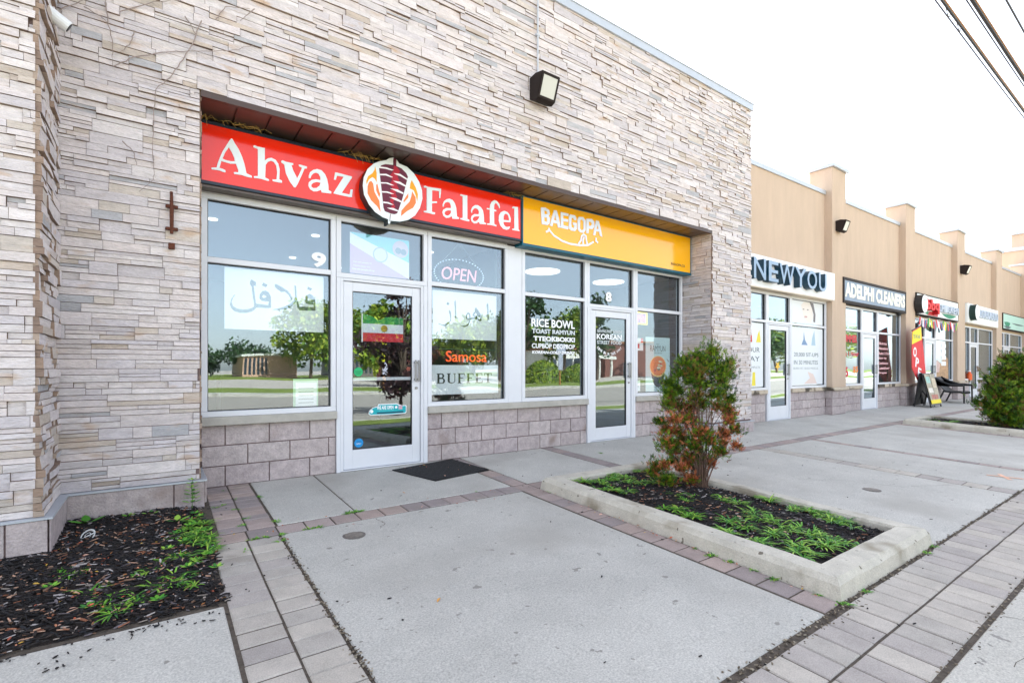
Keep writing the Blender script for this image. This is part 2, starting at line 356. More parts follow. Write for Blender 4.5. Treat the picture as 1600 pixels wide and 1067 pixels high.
core.box(4.17-.06, 4.17+.06, .3, 10, -.05, 2.93)
core.build('wall', M['mortar'], SB)
b = MB()
Ff = lambda u, d, z: (u, YF-d, z)
stones(b, -.66, .30, bl, Ff, rg); stones(b, 8.12, 9.42, bl, Ff, rg); stones(b, -.66, 9.42, bt, Ff, rg)
stones(b, -4, -.66, bl+bt, lambda u, d, z: (u, -1.33-d, z), rg)
stones(b, -1.35, YF, bl+bt, lambda u, d, z: (-.66+d*1.3, u, z), rg, dmax=.03)
stones(b, -.62, -.02, bl, lambda u, d, z: (8.12-d*.8, -.62-.02-u if False else u, z), rg)
stones(b, -.62, -.02, bl, lambda u, d, z: (.30+d*.6, u, z), rg)
stones(b, -.62, .0, bl+bt, lambda u, d, z: (9.42+d*.6, u, z), rg)
b.build('stone_cladding', M['stone'], SB)
# base of the cladding: block plinth and metal ledge
def blocks(b, x0, x1, z0, z1, y, rg, L=.4, H=.2, axis='x', off=0, sgn=-1, pal=None):
    """coursed split-face blocks standing 12 mm proud of the mortar"""
    pal = pal or [sr(174, 162, 162), sr(178, 166, 165), sr(171, 159, 160), sr(181, 170, 169)]
    r = 0; z = z0
    while z < z1-.02:
        zt = min(z+H, z1); u = x0-(L/2 if r % 2 else 0)-off
        while u < x1:
            a, e = max(u, x0)+.005, min(u+L, x1)-.005
            if e-a > .02:
                c = jit(rg.choice(pal), .05, rg); d = .012+rg.uniform(-.002, .002)
                if axis == 'x': b.box(a, e, min(y, y+sgn*d), max(y, y+sgn*d), z+.005, zt-.005, c, ch=.003)
                else: b.box(min(y, y+sgn*d), max(y, y+sgn*d), a, e, z+.005, zt-.005, c, ch=.003)
            u += L
        z = zt; r += 1
core = MB(); core.box(-14, -.6, -1.368, -1.34, -.5, .15); core.box(-.63, -.592, -1.34, -.668, -.5, .15); core.box(-.592, .338, -.658, -.63, -.5, .15); core.box(.31, .338, -.63, 0, -.5, .15)
core.build('plinth_core', M['mortar'], SB); core = MB(); core.box(8.085, 9.46, -.658, -.63, -.5, .12); core.box(8.085, 8.1, -.63, 0, -.5, .12); core.box(9.43, 9.46, -.63, 0, -.5, .12)
core.build('plinth_core', M['mortar'], SB)
b = MB()
blocks(b, -14, -.594, -.29, .15, -1.368, rg, L=.8, H=.22); blocks(b, -1.37, -.67, -.27, .15, -.592, rg, axis='y', sgn=1, L=.7, H=.42); blocks(b, -.59, .34, -.27, .15, -.658, rg, L=.7, H=.42)
blocks(b, -.658, 0, -.05, .15, .338, rg, axis='y', sgn=1); b.build('block_plinth', M['block'], SB); b = MB(); blocks(b, 8.085, 9.46, -.3, .12, -.658, rg, L=.42, H=.22); blocks(b, -.658, 0, -.05, .12, 8.085, rg, axis='y'); blocks(b, -.658, 0, -.3, .12, 9.46, rg, axis='y', sgn=1)
b.build('block_plinth', M['block'], SB)
b = MB(); b.box(-14, -.57, -1.39, -1.3, .15, .163); b.box(-.68, -.57, -1.3, -.68, .15, .163); b.box(-.68, .355, -.68, -.6, .15, .163); b.box(.29, .355, -.6, 0, .15, .163)
b.build('ledge_flashing', M['flash'], SB); b = MB(); b.box(8.07, 9.48, -.68, -.6, .12, .134); b.box(8.07, 8.13, -.6, 0, .12, .134); b.box(9.4, 9.48, -.6, 0, .12, .134)
b.build('ledge_flashing', M['flash'], SB)
b = MB(); b.box(-.6, 9.46, -.67, -.58, 6.15, 6.27); b.box(-.6, 9.47, -.68, .32, 6.27, 6.285); b.box(9.42, 9.465, -.58, .3, 6.15, 6.27); b.box(-14, -.61, -1.39, -1.3, 6.15, 6.27); b.box(-14.1, -.61, -1.4, .32, 6.27, 6.285); b.build('roof_coping', M['flash'], SB)
# soffit: separate boards with dark gaps
b = MB(); x = .31
while x < 8.1:
    x1 = min(x+.29, 8.11); b.box(x+.009, x1-.009, -.60, -.02, 3.585, 3.6); x = x1
sf = b.build('soffit', M['soffit'], SB)
b = MB(); b.box(.31, 8.11, -.598, -.02, 3.601, 3.615); b.box(.31, 8.11, -.645, -.601, 3.565, 3.618); b.build('soffit_trim', M['soffitb'], SB)
# low block walls with sills
def low_wall(x0, x1, parent, sill='sill', y=-.03, top=.57, proud=.06, over=.0):
    c = MB(); c.box(x0, x1, y+.014, .12, -.12, top); c.build('low_wall_core', M['mortar'], parent)
    b = MB(); blocks(b, x0, x1, -.05, top, y+.014, rg, L=.41, H=.2067, off=rg.choice([0, .1, .2])); wl = b.build('low_block_wall', M['block'], parent)
    s = MB(); s.box(x0-over, x1+over, y-proud, .1, top+.002, top+.09, ch=.006); s.build('window_sill', M[sill], parent)
low_wall(.345, 1.66, SB); low_wall(2.80, 5.60, SB); low_wall(6.75, 8.085, SB)
# ---------------------------------------------------------------- storefront joinery
def window(parent, x0, x1, z0, z1, rails=(), mulls=(), fw=.055, y=0, name='shop_window', gl=True):
    """one framed light: outer frame, gasket lines and a pane per opening"""
    xs = [x0]+[m for m in mulls]+[x1]; zs = [z0]+list(rails)+[z1]
    f = MB(); f.box(x0, x1, y-.05, y+.05, z0, z0+fw, ch=.003); f.box(x0, x1, y-.05, y+.05, z1-fw, z1, ch=.003)
    f.box(x0, x0+fw, y-.0515, y+.05, z0+fw, z1-fw, ch=.003); f.box(x1-fw, x1, y-.0515, y+.05, z0+fw, z1-fw, ch=.003)
    for m in mulls: f.box(m-fw/2, m+fw/2, y-.053, y+.05, z0+fw, z1-fw, ch=.003)
    for r in rails: f.box(x0+fw, x1-fw, y-.0495, y+.05, r-fw/2, r+fw/2, ch=.003)
    fo = f.build(name, M['white'], parent)
    ga = MB()
    for i in range(len(xs)-1):
        for k in range(len(zs)-1):
            a = xs[i]+(fw if i == 0 else fw/2); e = xs[i+1]-(fw if i == len(xs)-2 else fw/2)
            p = zs[k]+(fw if k == 0 else fw/2); q = zs[k+1]-(fw if k == len(zs)-2 else fw/2); t = .008
            ga.box(a, e, y-.012, y+.03, p, p+t); ga.box(a, e, y-.012, y+.03, q-t, q); ga.box(a, a+t, y-.012, y+.03, p+t, q-t); ga.box(e-t, e, y-.012, y+.03, p+t, q-t)
            gp = MB(); gp.box(a+t, e-t, y+.004, y+.01, p+t, q-t); gp.build('pane', M['glass_b'] if x0 > 9.4 else M['glass'], fo)
    ga.build('gasket', M['gasket'], fo)
    return fo
def door(parent, x0, x1, z0, z1, hside=1, midrail=None, st=.105, bot=.22, kick=None, y=0):
    fr = MB(); fr.box(x0, x0+.035, y-.05, y+.06, z0, z1, ch=.003); fr.box(x1-.035, x1, y-.05, y+.06, z0, z1, ch=.003); fr.box(x0+.035, x1-.035, y-.0485, y+.06, z1-.03, z1, ch=.003)
    fr.box(x0+.035, x1-.035, y-.05, y+.06, z0, z0+.012)
    fo = fr.build('door_frame', M['white'], parent)
    a, e, p, q = x0+.041, x1-.041, z0+.018, z1-.036
    d = MB(); d.box(a, a+st, y-.03, y+.015, p, q, ch=.003); d.box(e-st, e, y-.03, y+.015, p, q, ch=.003); d.box(a+st, e-st, y-.029, y+.015, q-st, q, ch=.003); d.box(a+st, e-st, y-.029, y+.015, p, p+bot, ch=.003)
    do = d.build('shop_door', M['white'], parent)
    gm = MB(); G = (a+st, e-st, p+bot, q-st); t = .008
    gm.box(G[0], G[1], y-.02, y+.01, G[2], G[2]+t); gm.box(G[0], G[1], y-.02, y+.01, G[3]-t, G[3]); gm.box(G[0], G[0]+t, y-.02, y+.01, G[2]+t, G[3]-t); gm.box(G[1]-t, G[1], y-.02, y+.01, G[2]+t, G[3]-t); gm.build('gasket', M['gasket'], do)
    gp = MB(); gp.box(G[0]+t, G[1]-t, y-.008, y-.002, G[2]+t, G[3]-t); gp.build('pane', M['glass_b'] if x0 > 9.4 else M['glass'], do)
    if midrail: m = MB(); m.box(G[0], G[1], y+.004, y+.045, midrail-.02, midrail+.02, ch=.004); m.build('push_bar', M['white'], do)
    hx = (e-st*.5) if hside > 0 else (a+st*.5)
    h = MB()
    for dx in (-.022, .022): h.box(hx+dx-.009, hx+dx+.009, y-.075, y-.055, .98, 1.25, ch=.004)
    h.box(hx-.031, hx+.031, y-.055, y-.03, 1.0, 1.02); h.box(hx-.031, hx+.031, y-.055, y-.03, 1.21, 1.23); h.build('handle', M['steel'], do)
    k = MB(); k.tube([(hx, y-.03, .9), (hx, y-.045, .9)], .017, 12); k.build('lock', M['steel'], do)
    return do
window(SB, .345, 1.655, .66, 2.895, rails=(2.235,))
D9 = door(SB, 1.705, 2.745, -.045, 2.19, 1, midrail=1.02)
window(SB, 1.66, 2.80, 2.192, 2.895)
window(SB, 2.805, 4.06, .66, 2.895, rails=(2.235,))
b = MB(); b.box(1.66, 1.704, -.055, .05, -.05, 2.19, ch=.003); b.box(2.746, 2.80, -.055, .05, -.05, 2.19, ch=.003); b.box(4.062, 4.30, -.045, .05, .66, 2.893, ch=.003); b.box(5.605, 5.66, -.055, .05, -.05, 2.13, ch=.003); b.box(6.69, 6.745, -.055, .05, -.05, 2.13, ch=.003)
b.box(.345, 4.05, -.03, .0, 2.897, 2.93); b.build('jamb_trim', M['white'], SB)
window(SB, 4.302, 5.60, .66, 2.895, rails=(2.235,))
D8 = door(SB, 5.662, 6.688, -.045, 2.128, 1, bot=.2)
window(SB, 5.602, 6.75, 2.13, 2.895)
window(SB, 6.752, 8.07, .66, 2.895, rails=(2.18,))
# rooms behind the glass
def room(parent, x0, x1, depth, lights, n=0):
    b = MB(); b.box(x0, x1, depth, depth+.05, -.05, 2.95); b.box(x0, x0+.04, .3, depth, -.05, 2.95); b.box(x1-.04, x1, .3, depth, -.05, 2.95); b.build('room_wall', M['room_b'] if x0 > 9.4 else M['room'], parent)
    b = MB(); b.face([(x0, .06, -.045), (x1, .06, -.045), (x1, depth, -.045), (x0, depth, -.045)]); b.build('room_floor', M['floor'], parent)
    b = MB(); b.box(x0, x1, .31, depth, 2.93, 2.99); b.build('room_ceiling', M['ceil'], parent)
    for (lx, ly, r) in lights:
        b = MB(); b.tube([(lx, ly, 2.93), (lx, ly, 2.915)], r, 20); b.build('ceiling_light', M['lamp_on'], parent)
room(SB, .1, 4.1, 6, [(.53, 1.06, .05), (1.72, 1.12, .05), (1.76, 2.72, .05), (2.6, 3.1, .05), (3.4, 1.1, .05)])
room(SB, 4.24, 8.4, 6, [(5.77, 1.3, .32), (7.6, 1.4, .32), (6.6, 4, .3)])
b = MB(); b.box(.8, 3.4, 3.2, 3.9, -.04, 1.05); b.build('service_counter', simple('counter', (70, 52, 44)), SB); b = MB(); b.box(5, 7.6, 3.4, 4, -.04, 1.1); b.build('service_counter', simple('counter', (70, 52, 44)), SB)
# ---------------------------------------------------------------- lettering outlines, in metres on the wall (x, z)
GL = {}
GL['red'] = [[[[0.588,3.418],[0.6,3.415],[0.62,3.378],[0.651,3.333],[0.683,3.263],[0.704,3.196],[0.723,3.104],[0.769,3.09],[0.772,3.072],[0.747,3.068],[0.683,3.077],[0.615,3.073],[0.61,3.087],[0.62,3.094],[0.651,3.097],[0.649,3.123],[0.63,3.178],[0.583,3.167],[0.537,3.171],[0.504,3.175],[0.488,3.104],[0.516,3.101],[0.539,3.092],[0.542,3.075],[0.527,3.07],[0.491,3.078],[0.461,3.078],[0.423,3.074],[0.419,3.088],[0.43,3.095],[0.463,3.101],[0.473,3.147],[0.491,3.204],[0.516,3.275],[0.542,3.329],[0.573,3.393]],[[0.568,3.326],[0.537,3.268],[0.514,3.201],[0.542,3.193],[0.583,3.191],[0.62,3.2],[0.615,3.234],[0.594,3.282]]],[[[0.785,3.397],[0.796,3.405],[0.823,3.398],[0.89,3.4],[0.89,3.274],[0.918,3.302],[0.952,3.316],[0.991,3.304],[1.017,3.27],[1.03,3.217],[1.026,3.11],[1.052,3.103],[1.052,3.081],[1.031,3.077],[0.963,3.078],[0.962,3.095],[1.0,3.103],[1.006,3.18],[0.997,3.247],[0.974,3.279],[0.946,3.284],[0.918,3.265],[0.898,3.23],[0.893,3.099],[0.929,3.088],[0.93,3.074],[0.912,3.07],[0.857,3.078],[0.791,3.074],[0.79,3.09],[0.826,3.1],[0.826,3.286],[0.825,3.374],[0.786,3.382]]],[[[1.045,3.306],[1.059,3.316],[1.091,3.308],[1.162,3.309],[1.162,3.291],[1.145,3.286],[1.162,3.233],[1.201,3.159],[1.228,3.222],[1.249,3.281],[1.219,3.293],[1.217,3.308],[1.234,3.312],[1.3,3.306],[1.299,3.287],[1.276,3.281],[1.246,3.201],[1.21,3.11],[1.186,3.06],[1.169,3.058],[1.127,3.111],[1.091,3.185],[1.074,3.275],[1.045,3.292]]],[[[1.319,3.188],[1.317,3.21],[1.331,3.252],[1.362,3.285],[1.405,3.305],[1.449,3.302],[1.487,3.268],[1.509,3.22],[1.522,3.157],[1.525,3.099],[1.554,3.091],[1.554,3.07],[1.532,3.067],[1.452,3.061],[1.446,3.089],[1.405,3.064],[1.368,3.054],[1.331,3.071],[1.314,3.107],[1.319,3.143],[1.349,3.175],[1.393,3.191],[1.44,3.192],[1.436,3.23],[1.418,3.256],[1.393,3.263],[1.368,3.251],[1.346,3.223],[1.337,3.192]],[[1.44,3.163],[1.399,3.164],[1.362,3.146],[1.343,3.119],[1.346,3.097],[1.368,3.089],[1.399,3.099],[1.427,3.127]]],[[[1.596,3.312],[1.616,3.314],[1.782,3.307],[1.779,3.29],[1.668,3.101],[1.755,3.099],[1.765,3.158],[1.789,3.163],[1.781,3.074],[1.755,3.07],[1.629,3.073],[1.577,3.076],[1.587,3.098],[1.688,3.283],[1.616,3.28],[1.603,3.231],[1.582,3.23]]],[[[2.664,3.388],[2.687,3.396],[2.719,3.388],[2.901,3.402],[2.898,3.344],[2.888,3.282],[2.874,3.282],[2.872,3.369],[2.778,3.358],[2.775,3.22],[2.838,3.231],[2.846,3.225],[2.843,3.213],[2.775,3.197],[2.773,3.092],[2.818,3.088],[2.814,3.066],[2.791,3.062],[2.719,3.067],[2.664,3.066],[2.664,3.081],[2.703,3.091],[2.703,3.37],[2.667,3.371]]],[[[2.925,3.183],[2.923,3.21],[2.945,3.257],[2.979,3.287],[3.02,3.302],[3.062,3.294],[3.096,3.261],[3.117,3.204],[3.128,3.095],[3.16,3.085],[3.156,3.067],[3.062,3.055],[3.055,3.085],[3.013,3.059],[2.972,3.048],[2.932,3.072],[2.918,3.112],[2.932,3.145],[2.972,3.174],[3.041,3.186],[3.041,3.214],[3.027,3.248],[3.0,3.255],[2.965,3.245],[2.942,3.213],[2.937,3.185]],[[3.041,3.156],[3.0,3.151],[2.962,3.132],[2.948,3.102],[2.965,3.081],[3.0,3.081],[3.031,3.108],[3.044,3.135]]],[[[3.174,3.384],[3.188,3.392],[3.216,3.39],[3.281,3.394],[3.281,3.09],[3.313,3.08],[3.31,3.064],[3.281,3.06],[3.231,3.063],[3.181,3.067],[3.179,3.082],[3.213,3.09],[3.213,3.367],[3.177,3.373]]],[[[3.339,3.185],[3.337,3.213],[3.361,3.262],[3.397,3.291],[3.442,3.299],[3.486,3.282],[3.52,3.247],[3.535,3.179],[3.539,3.09],[3.573,3.08],[3.569,3.066],[3.471,3.057],[3.46,3.083],[3.427,3.059],[3.383,3.048],[3.346,3.07],[3.335,3.106],[3.35,3.143],[3.39,3.172],[3.456,3.181],[3.46,3.217],[3.442,3.245],[3.412,3.255],[3.383,3.244],[3.357,3.21],[3.352,3.184]],[[3.464,3.154],[3.419,3.149],[3.383,3.136],[3.362,3.108],[3.368,3.083],[3.397,3.076],[3.434,3.098],[3.46,3.134]]],[[[3.63,3.273],[3.581,3.271],[3.581,3.287],[3.6,3.29],[3.629,3.289],[3.634,3.339],[3.661,3.389],[3.703,3.417],[3.746,3.411],[3.782,3.38],[3.795,3.33],[3.782,3.319],[3.77,3.345],[3.746,3.373],[3.723,3.381],[3.7,3.351],[3.698,3.292],[3.735,3.286],[3.735,3.27],[3.698,3.266],[3.7,3.095],[3.738,3.082],[3.735,3.066],[3.707,3.067],[3.653,3.071],[3.588,3.066],[3.588,3.082],[3.63,3.09]]],[[[3.961,3.095],[3.945,3.066],[3.905,3.048],[3.849,3.051],[3.801,3.089],[3.774,3.156],[3.778,3.222],[3.809,3.273],[3.865,3.302],[3.921,3.294],[3.957,3.261],[3.974,3.21],[3.969,3.163],[3.849,3.149],[3.857,3.111],[3.889,3.087],[3.929,3.09],[3.949,3.103]],[[3.853,3.176],[3.853,3.222],[3.869,3.255],[3.897,3.27],[3.929,3.252],[3.945,3.212],[3.947,3.182]]],[[[3.998,3.378],[4.018,3.39],[4.097,3.396],[4.101,3.252],[4.105,3.082],[4.124,3.075],[4.122,3.065],[4.002,3.061],[4.0,3.077],[4.035,3.084],[4.035,3.364],[4.002,3.365]]]]
GL['falafel'] = [[[[0.655,1.915],[0.632,1.88],[0.62,1.833],[0.632,1.794],[0.667,1.77],[0.72,1.763],[0.774,1.77],[0.81,1.786],[0.828,1.801],[0.828,1.835],[0.816,1.909],[0.804,2.009],[0.789,2.035],[0.792,2.069],[0.804,2.087],[0.846,2.061],[0.843,2.02],[0.825,2.021],[0.834,1.931],[0.846,1.833],[0.883,1.831],[0.964,1.825],[0.97,1.866],[0.939,1.864],[0.902,1.868],[0.88,1.89],[0.883,1.935],[0.905,1.971],[0.939,1.981],[0.97,1.963],[0.992,1.916],[0.992,1.799],[0.97,1.794],[0.849,1.792],[0.834,1.768],[0.804,1.745],[0.756,1.73],[0.696,1.726],[0.643,1.741],[0.614,1.773],[0.604,1.805],[0.614,1.859],[0.638,1.904]],[[0.908,1.923],[0.905,1.909],[0.92,1.9],[0.945,1.906],[0.948,1.916],[0.933,1.929],[0.917,1.931]]],[[[0.917,2.064],[0.958,2.044],[0.942,2.015],[0.902,2.032]]],[[[1.027,2.058],[1.046,2.06],[1.117,2.025],[1.162,1.994],[1.189,1.961],[1.205,1.906],[1.195,1.901],[1.169,1.952],[1.13,1.987],[1.097,1.978],[1.065,1.996],[1.033,2.024]]],[[[1.008,1.783],[1.085,1.806],[1.136,1.827],[1.189,1.862],[1.218,1.893],[1.235,1.944],[1.228,2.063],[1.245,2.061],[1.251,1.952],[1.261,1.896],[1.281,1.834],[1.431,1.837],[1.431,1.866],[1.39,1.863],[1.349,1.874],[1.335,1.909],[1.349,1.96],[1.39,1.985],[1.424,1.967],[1.449,1.918],[1.452,1.799],[1.383,1.794],[1.281,1.791],[1.258,1.825],[1.248,1.888],[1.215,1.843],[1.182,1.812],[1.136,1.792],[1.065,1.78],[1.008,1.778]],[[1.363,1.918],[1.369,1.905],[1.397,1.905],[1.414,1.922],[1.39,1.935],[1.369,1.932]]],[[[1.369,2.063],[1.417,2.045],[1.4,2.019],[1.363,2.033]]]]
GL['ahvaz'] = [[[[3.758,2.063],[3.772,2.045],[3.781,1.841],[3.763,1.81],[3.754,1.968],[3.743,2.027]]],[[[3.248,2.067],[3.256,2.035],[3.264,1.833],[3.249,1.803],[3.241,1.918],[3.235,2.034]]],[[[3.13,2.026],[3.16,2.01],[3.14,1.983],[3.114,1.999]]],[[[3.156,1.927],[3.178,1.9],[3.186,1.857],[3.184,1.785],[3.15,1.747],[3.094,1.701],[3.054,1.71],[2.994,1.729],[2.998,1.736],[3.062,1.721],[3.118,1.742],[3.166,1.777],[3.174,1.813],[3.15,1.905]]],[[[3.569,1.989],[3.612,1.943],[3.652,1.893],[3.667,1.849],[3.66,1.811],[3.638,1.795],[3.595,1.812],[3.551,1.824],[3.487,1.809],[3.474,1.772],[3.44,1.726],[3.389,1.705],[3.347,1.714],[3.318,1.727],[3.355,1.721],[3.414,1.732],[3.453,1.763],[3.465,1.801],[3.44,1.807],[3.414,1.827],[3.413,1.871],[3.431,1.902],[3.461,1.91],[3.482,1.883],[3.487,1.842],[3.534,1.845],[3.551,1.854],[3.517,1.87],[3.525,1.9],[3.551,1.924],[3.551,1.954]],[[3.44,1.88],[3.427,1.85],[3.444,1.829],[3.465,1.841],[3.461,1.881]],[[3.551,1.902],[3.547,1.872],[3.577,1.863],[3.586,1.889],[3.573,1.907]],[[3.599,1.868],[3.595,1.845],[3.634,1.829],[3.638,1.851]]]]
GL['emblem_base'] = [[[[2.211,3.577],[2.253,3.567],[2.287,3.527],[2.381,3.513],[2.469,3.456],[2.54,3.365],[2.575,3.273],[2.58,3.175],[2.548,3.061],[2.486,2.96],[2.399,2.891],[2.296,2.854],[2.211,2.847],[2.182,2.846],[2.174,2.809],[2.152,2.805],[2.153,2.857],[2.088,2.869],[1.999,2.912],[1.927,2.985],[1.872,3.082],[1.858,3.179],[1.868,3.274],[1.911,3.376],[1.983,3.455],[2.055,3.499],[2.129,3.529],[2.17,3.564]]]]
GL['kebab'] = [[[[2.216,3.574],[2.252,3.567],[2.249,3.49],[2.313,3.477],[2.373,3.434],[2.394,3.398],[2.33,3.142],[2.287,3.013],[2.262,2.944],[2.228,2.926],[2.186,2.926],[2.112,2.941],[2.096,2.977],[2.084,3.093],[2.055,3.331],[2.045,3.415],[2.071,3.456],[2.12,3.481],[2.211,3.493]]],[[[2.175,2.92],[2.183,2.922],[2.174,2.837],[2.168,2.836]]]]
GL['kebab_glow'] = [[[[2.221,3.487],[2.249,3.486],[2.296,3.441],[2.262,3.377],[2.287,3.326],[2.253,3.279],[2.283,3.229],[2.237,3.179],[2.262,3.128],[2.211,3.07],[2.237,3.011],[2.211,2.967],[2.186,2.994],[2.203,3.037],[2.17,3.07],[2.195,3.131],[2.17,3.174],[2.203,3.228],[2.17,3.261],[2.203,3.324],[2.17,3.356],[2.211,3.421]]]]
GL['slash'] = [[[[2.047,3.435],[2.129,3.446],[2.22,3.435],[2.195,3.425],[2.12,3.426],[2.047,3.419]]],[[[2.051,3.353],[2.129,3.371],[2.211,3.35],[2.186,3.344],[2.12,3.351],[2.055,3.338]]],[[[2.063,3.262],[2.145,3.275],[2.224,3.258],[2.186,3.253],[2.129,3.26],[2.067,3.247]]],[[[2.075,3.162],[2.145,3.172],[2.224,3.159],[2.186,3.153],[2.129,3.156],[2.078,3.147]]],[[[2.092,3.047],[2.153,3.051],[2.22,3.034],[2.186,3.03],[2.145,3.035],[2.093,3.03]]],[[[2.216,3.398],[2.296,3.408],[2.39,3.369],[2.386,3.354],[2.296,3.384],[2.245,3.389]]],[[[2.211,3.31],[2.296,3.316],[2.369,3.287],[2.364,3.272],[2.296,3.288],[2.237,3.299]]],[[[2.174,3.214],[2.262,3.22],[2.338,3.196],[2.334,3.181],[2.262,3.192],[2.211,3.206]]],[[[2.162,3.112],[2.245,3.117],[2.313,3.094],[2.306,3.079],[2.245,3.089],[2.195,3.103]]],[[[2.137,2.985],[2.211,2.995],[2.275,2.978],[2.27,2.966],[2.211,2.971],[2.17,2.975]]]]
GL['flame_o'] = [[[[1.951,3.253],[1.975,3.227],[1.991,3.137],[2.047,3.047],[2.062,2.924],[2.023,2.979],[1.951,3.036],[1.911,3.105],[1.911,3.183],[1.927,3.232]]],[[[2.023,3.237],[2.047,3.148],[2.059,3.127],[2.047,3.086],[2.011,3.157],[2.011,3.219]]],[[[2.447,3.238],[2.491,3.174],[2.495,3.109],[2.46,3.045],[2.381,2.99],[2.308,2.92],[2.313,2.985],[2.364,3.051],[2.416,3.11],[2.438,3.18]]],[[[2.399,3.204],[2.399,3.155],[2.343,3.084],[2.338,3.103],[2.373,3.166]]]]
GL['flame_y'] = [[[[1.999,3.427],[2.016,3.353],[2.016,3.252],[1.995,3.286],[1.967,3.299],[1.927,3.263],[1.9,3.203],[1.896,3.241],[1.919,3.3],[1.967,3.342],[1.991,3.386]]],[[[2.442,3.368],[2.495,3.289],[2.522,3.213],[2.513,3.129],[2.495,3.191],[2.469,3.251],[2.416,3.265],[2.425,3.323]]]]
GL['bae'] = [[[[4.507,3.468],[4.587,3.479],[4.659,3.457],[4.674,3.404],[4.648,3.368],[4.679,3.334],[4.664,3.26],[4.628,3.232],[4.522,3.229],[4.509,3.367]],[[4.567,3.436],[4.618,3.43],[4.628,3.396],[4.572,3.378]],[[4.567,3.338],[4.618,3.335],[4.623,3.293],[4.613,3.275],[4.567,3.276]]],[[[4.751,3.472],[4.803,3.476],[4.835,3.401],[4.882,3.237],[4.83,3.228],[4.809,3.285],[4.736,3.284],[4.72,3.23],[4.671,3.232],[4.72,3.381]],[[4.772,3.414],[4.751,3.327],[4.798,3.327]]],[[[4.886,3.47],[5.038,3.47],[5.036,3.433],[4.93,3.43],[4.93,3.382],[5.032,3.383],[5.029,3.346],[4.93,3.341],[4.932,3.281],[5.036,3.278],[5.027,3.232],[4.882,3.237]]],[[[5.07,3.467],[5.169,3.468],[5.197,3.432],[5.192,3.398],[5.147,3.399],[5.131,3.425],[5.098,3.411],[5.092,3.332],[5.098,3.276],[5.142,3.271],[5.158,3.311],[5.125,3.321],[5.125,3.354],[5.203,3.357],[5.205,3.269],[5.169,3.23],[5.092,3.226],[5.043,3.251],[5.047,3.43]]],[[[5.247,3.462],[5.338,3.473],[5.389,3.432],[5.389,3.282],[5.349,3.23],[5.27,3.23],[5.227,3.264],[5.219,3.411]],[[5.275,3.417],[5.27,3.288],[5.292,3.266],[5.332,3.273],[5.347,3.3],[5.343,3.408],[5.315,3.428]]],[[[5.406,3.46],[5.522,3.476],[5.575,3.447],[5.575,3.362],[5.534,3.318],[5.458,3.318],[5.452,3.242],[5.404,3.238]],[[5.458,3.423],[5.458,3.36],[5.504,3.364],[5.528,3.397],[5.504,3.427]]],[[[5.616,3.471],[5.675,3.469],[5.711,3.376],[5.754,3.229],[5.699,3.246],[5.681,3.303],[5.616,3.301],[5.598,3.23],[5.551,3.232],[5.592,3.391]],[[5.646,3.408],[5.625,3.337],[5.669,3.34]]]]
GL['smile'] = [[[4.608,3.133],[4.638,3.146],[4.664,3.189]],[[4.664,3.166],[4.751,3.1],[4.909,3.044],[5.07,3.023],[5.27,3.029],[5.441,3.057],[5.557,3.123]],[[5.247,3.052],[5.292,3.109],[5.309,3.178],[5.349,3.209],[5.395,3.191],[5.406,3.126],[5.423,3.07]],[[5.338,3.057],[5.335,3.115],[5.355,3.168]],[[5.616,3.191],[5.61,3.147],[5.652,3.128]]]
GL['vine'] = [[[-0.347,4.128],[-0.332,3.96],[-0.302,3.796],[-0.302,3.6]],[[-0.302,3.6],[-0.162,3.729],[0.068,3.853],[0.224,3.921],[0.517,4.029],[0.733,4.164]],[[0.313,4.22],[0.241,3.98],[0.189,3.856],[0.102,3.68],[-0.016,3.507],[-0.032,3.289],[-0.04,3.043],[-0.032,2.842],[-0.032,2.741],[-0.13,2.619]],[[0.189,4.211],[0.277,4.078]],[[-0.48,4.014],[-0.377,3.98],[-0.332,3.94]],[[-0.622,3.927],[-0.466,4.077]],[[-0.256,4.069],[-0.032,4.243],[0.171,4.35]],[[-0.162,3.949],[-0.193,3.817],[-0.256,3.735]],[[0.733,4.501],[0.614,4.341]],[[0.423,4.285],[0.498,4.425],[0.693,4.484]],[[-0.24,3.011],[-0.162,2.932],[-0.146,2.836]]]

# ---------------------------------------------------------------- tan stucco building
TB = thing('tan_stucco_shop_row', 'long row of shops in tan stucco with capped pilasters above a block base', 'building', (25, 0, -.05))
bays = [(9.46, 14.14), (14.96, 19.45), (20.3, 25.0), (26.0, 30.95), (31.95, 36.9)]
pils = [(14.14, 14.96), (19.45, 20.3), (25.0, 26.0), (30.95, 31.95), (36.9, 37.8)]
topz = lambda x: 5.60+(x-10.5)*.0135
def prof(b, x0, x1, y0, y1, z0, dz, c=None):
    b.add([(x0, y0, z0), (x1, y0, z0), (x1, y1, z0), (x0, y1, z0), (x0, y0, topz(x0)+dz), (x1, y0, topz(x1)+dz), (x1, y1, topz(x1)+dz), (x0, y1, topz(x0)+dz)],
          [(0,3,2,1),(4,5,6,7),(0,1,5,4),(1,2,6,5),(2,3,7,6),(3,0,4,7)], c)
b = MB()
for x0, x1 in bays: prof(b, x0-.04 if x0 < 10 else x0, x1, 0, .35, 2.86, 0)
b.box(9.46, 38, 9.7, 10, -.05, 5.5); b.box(9.46, 38, .35, 9.7, 4.9, 5.1)  # rear wall and roof out of sight, added to block the sun
b.build('wall', M['stucco'], TB)
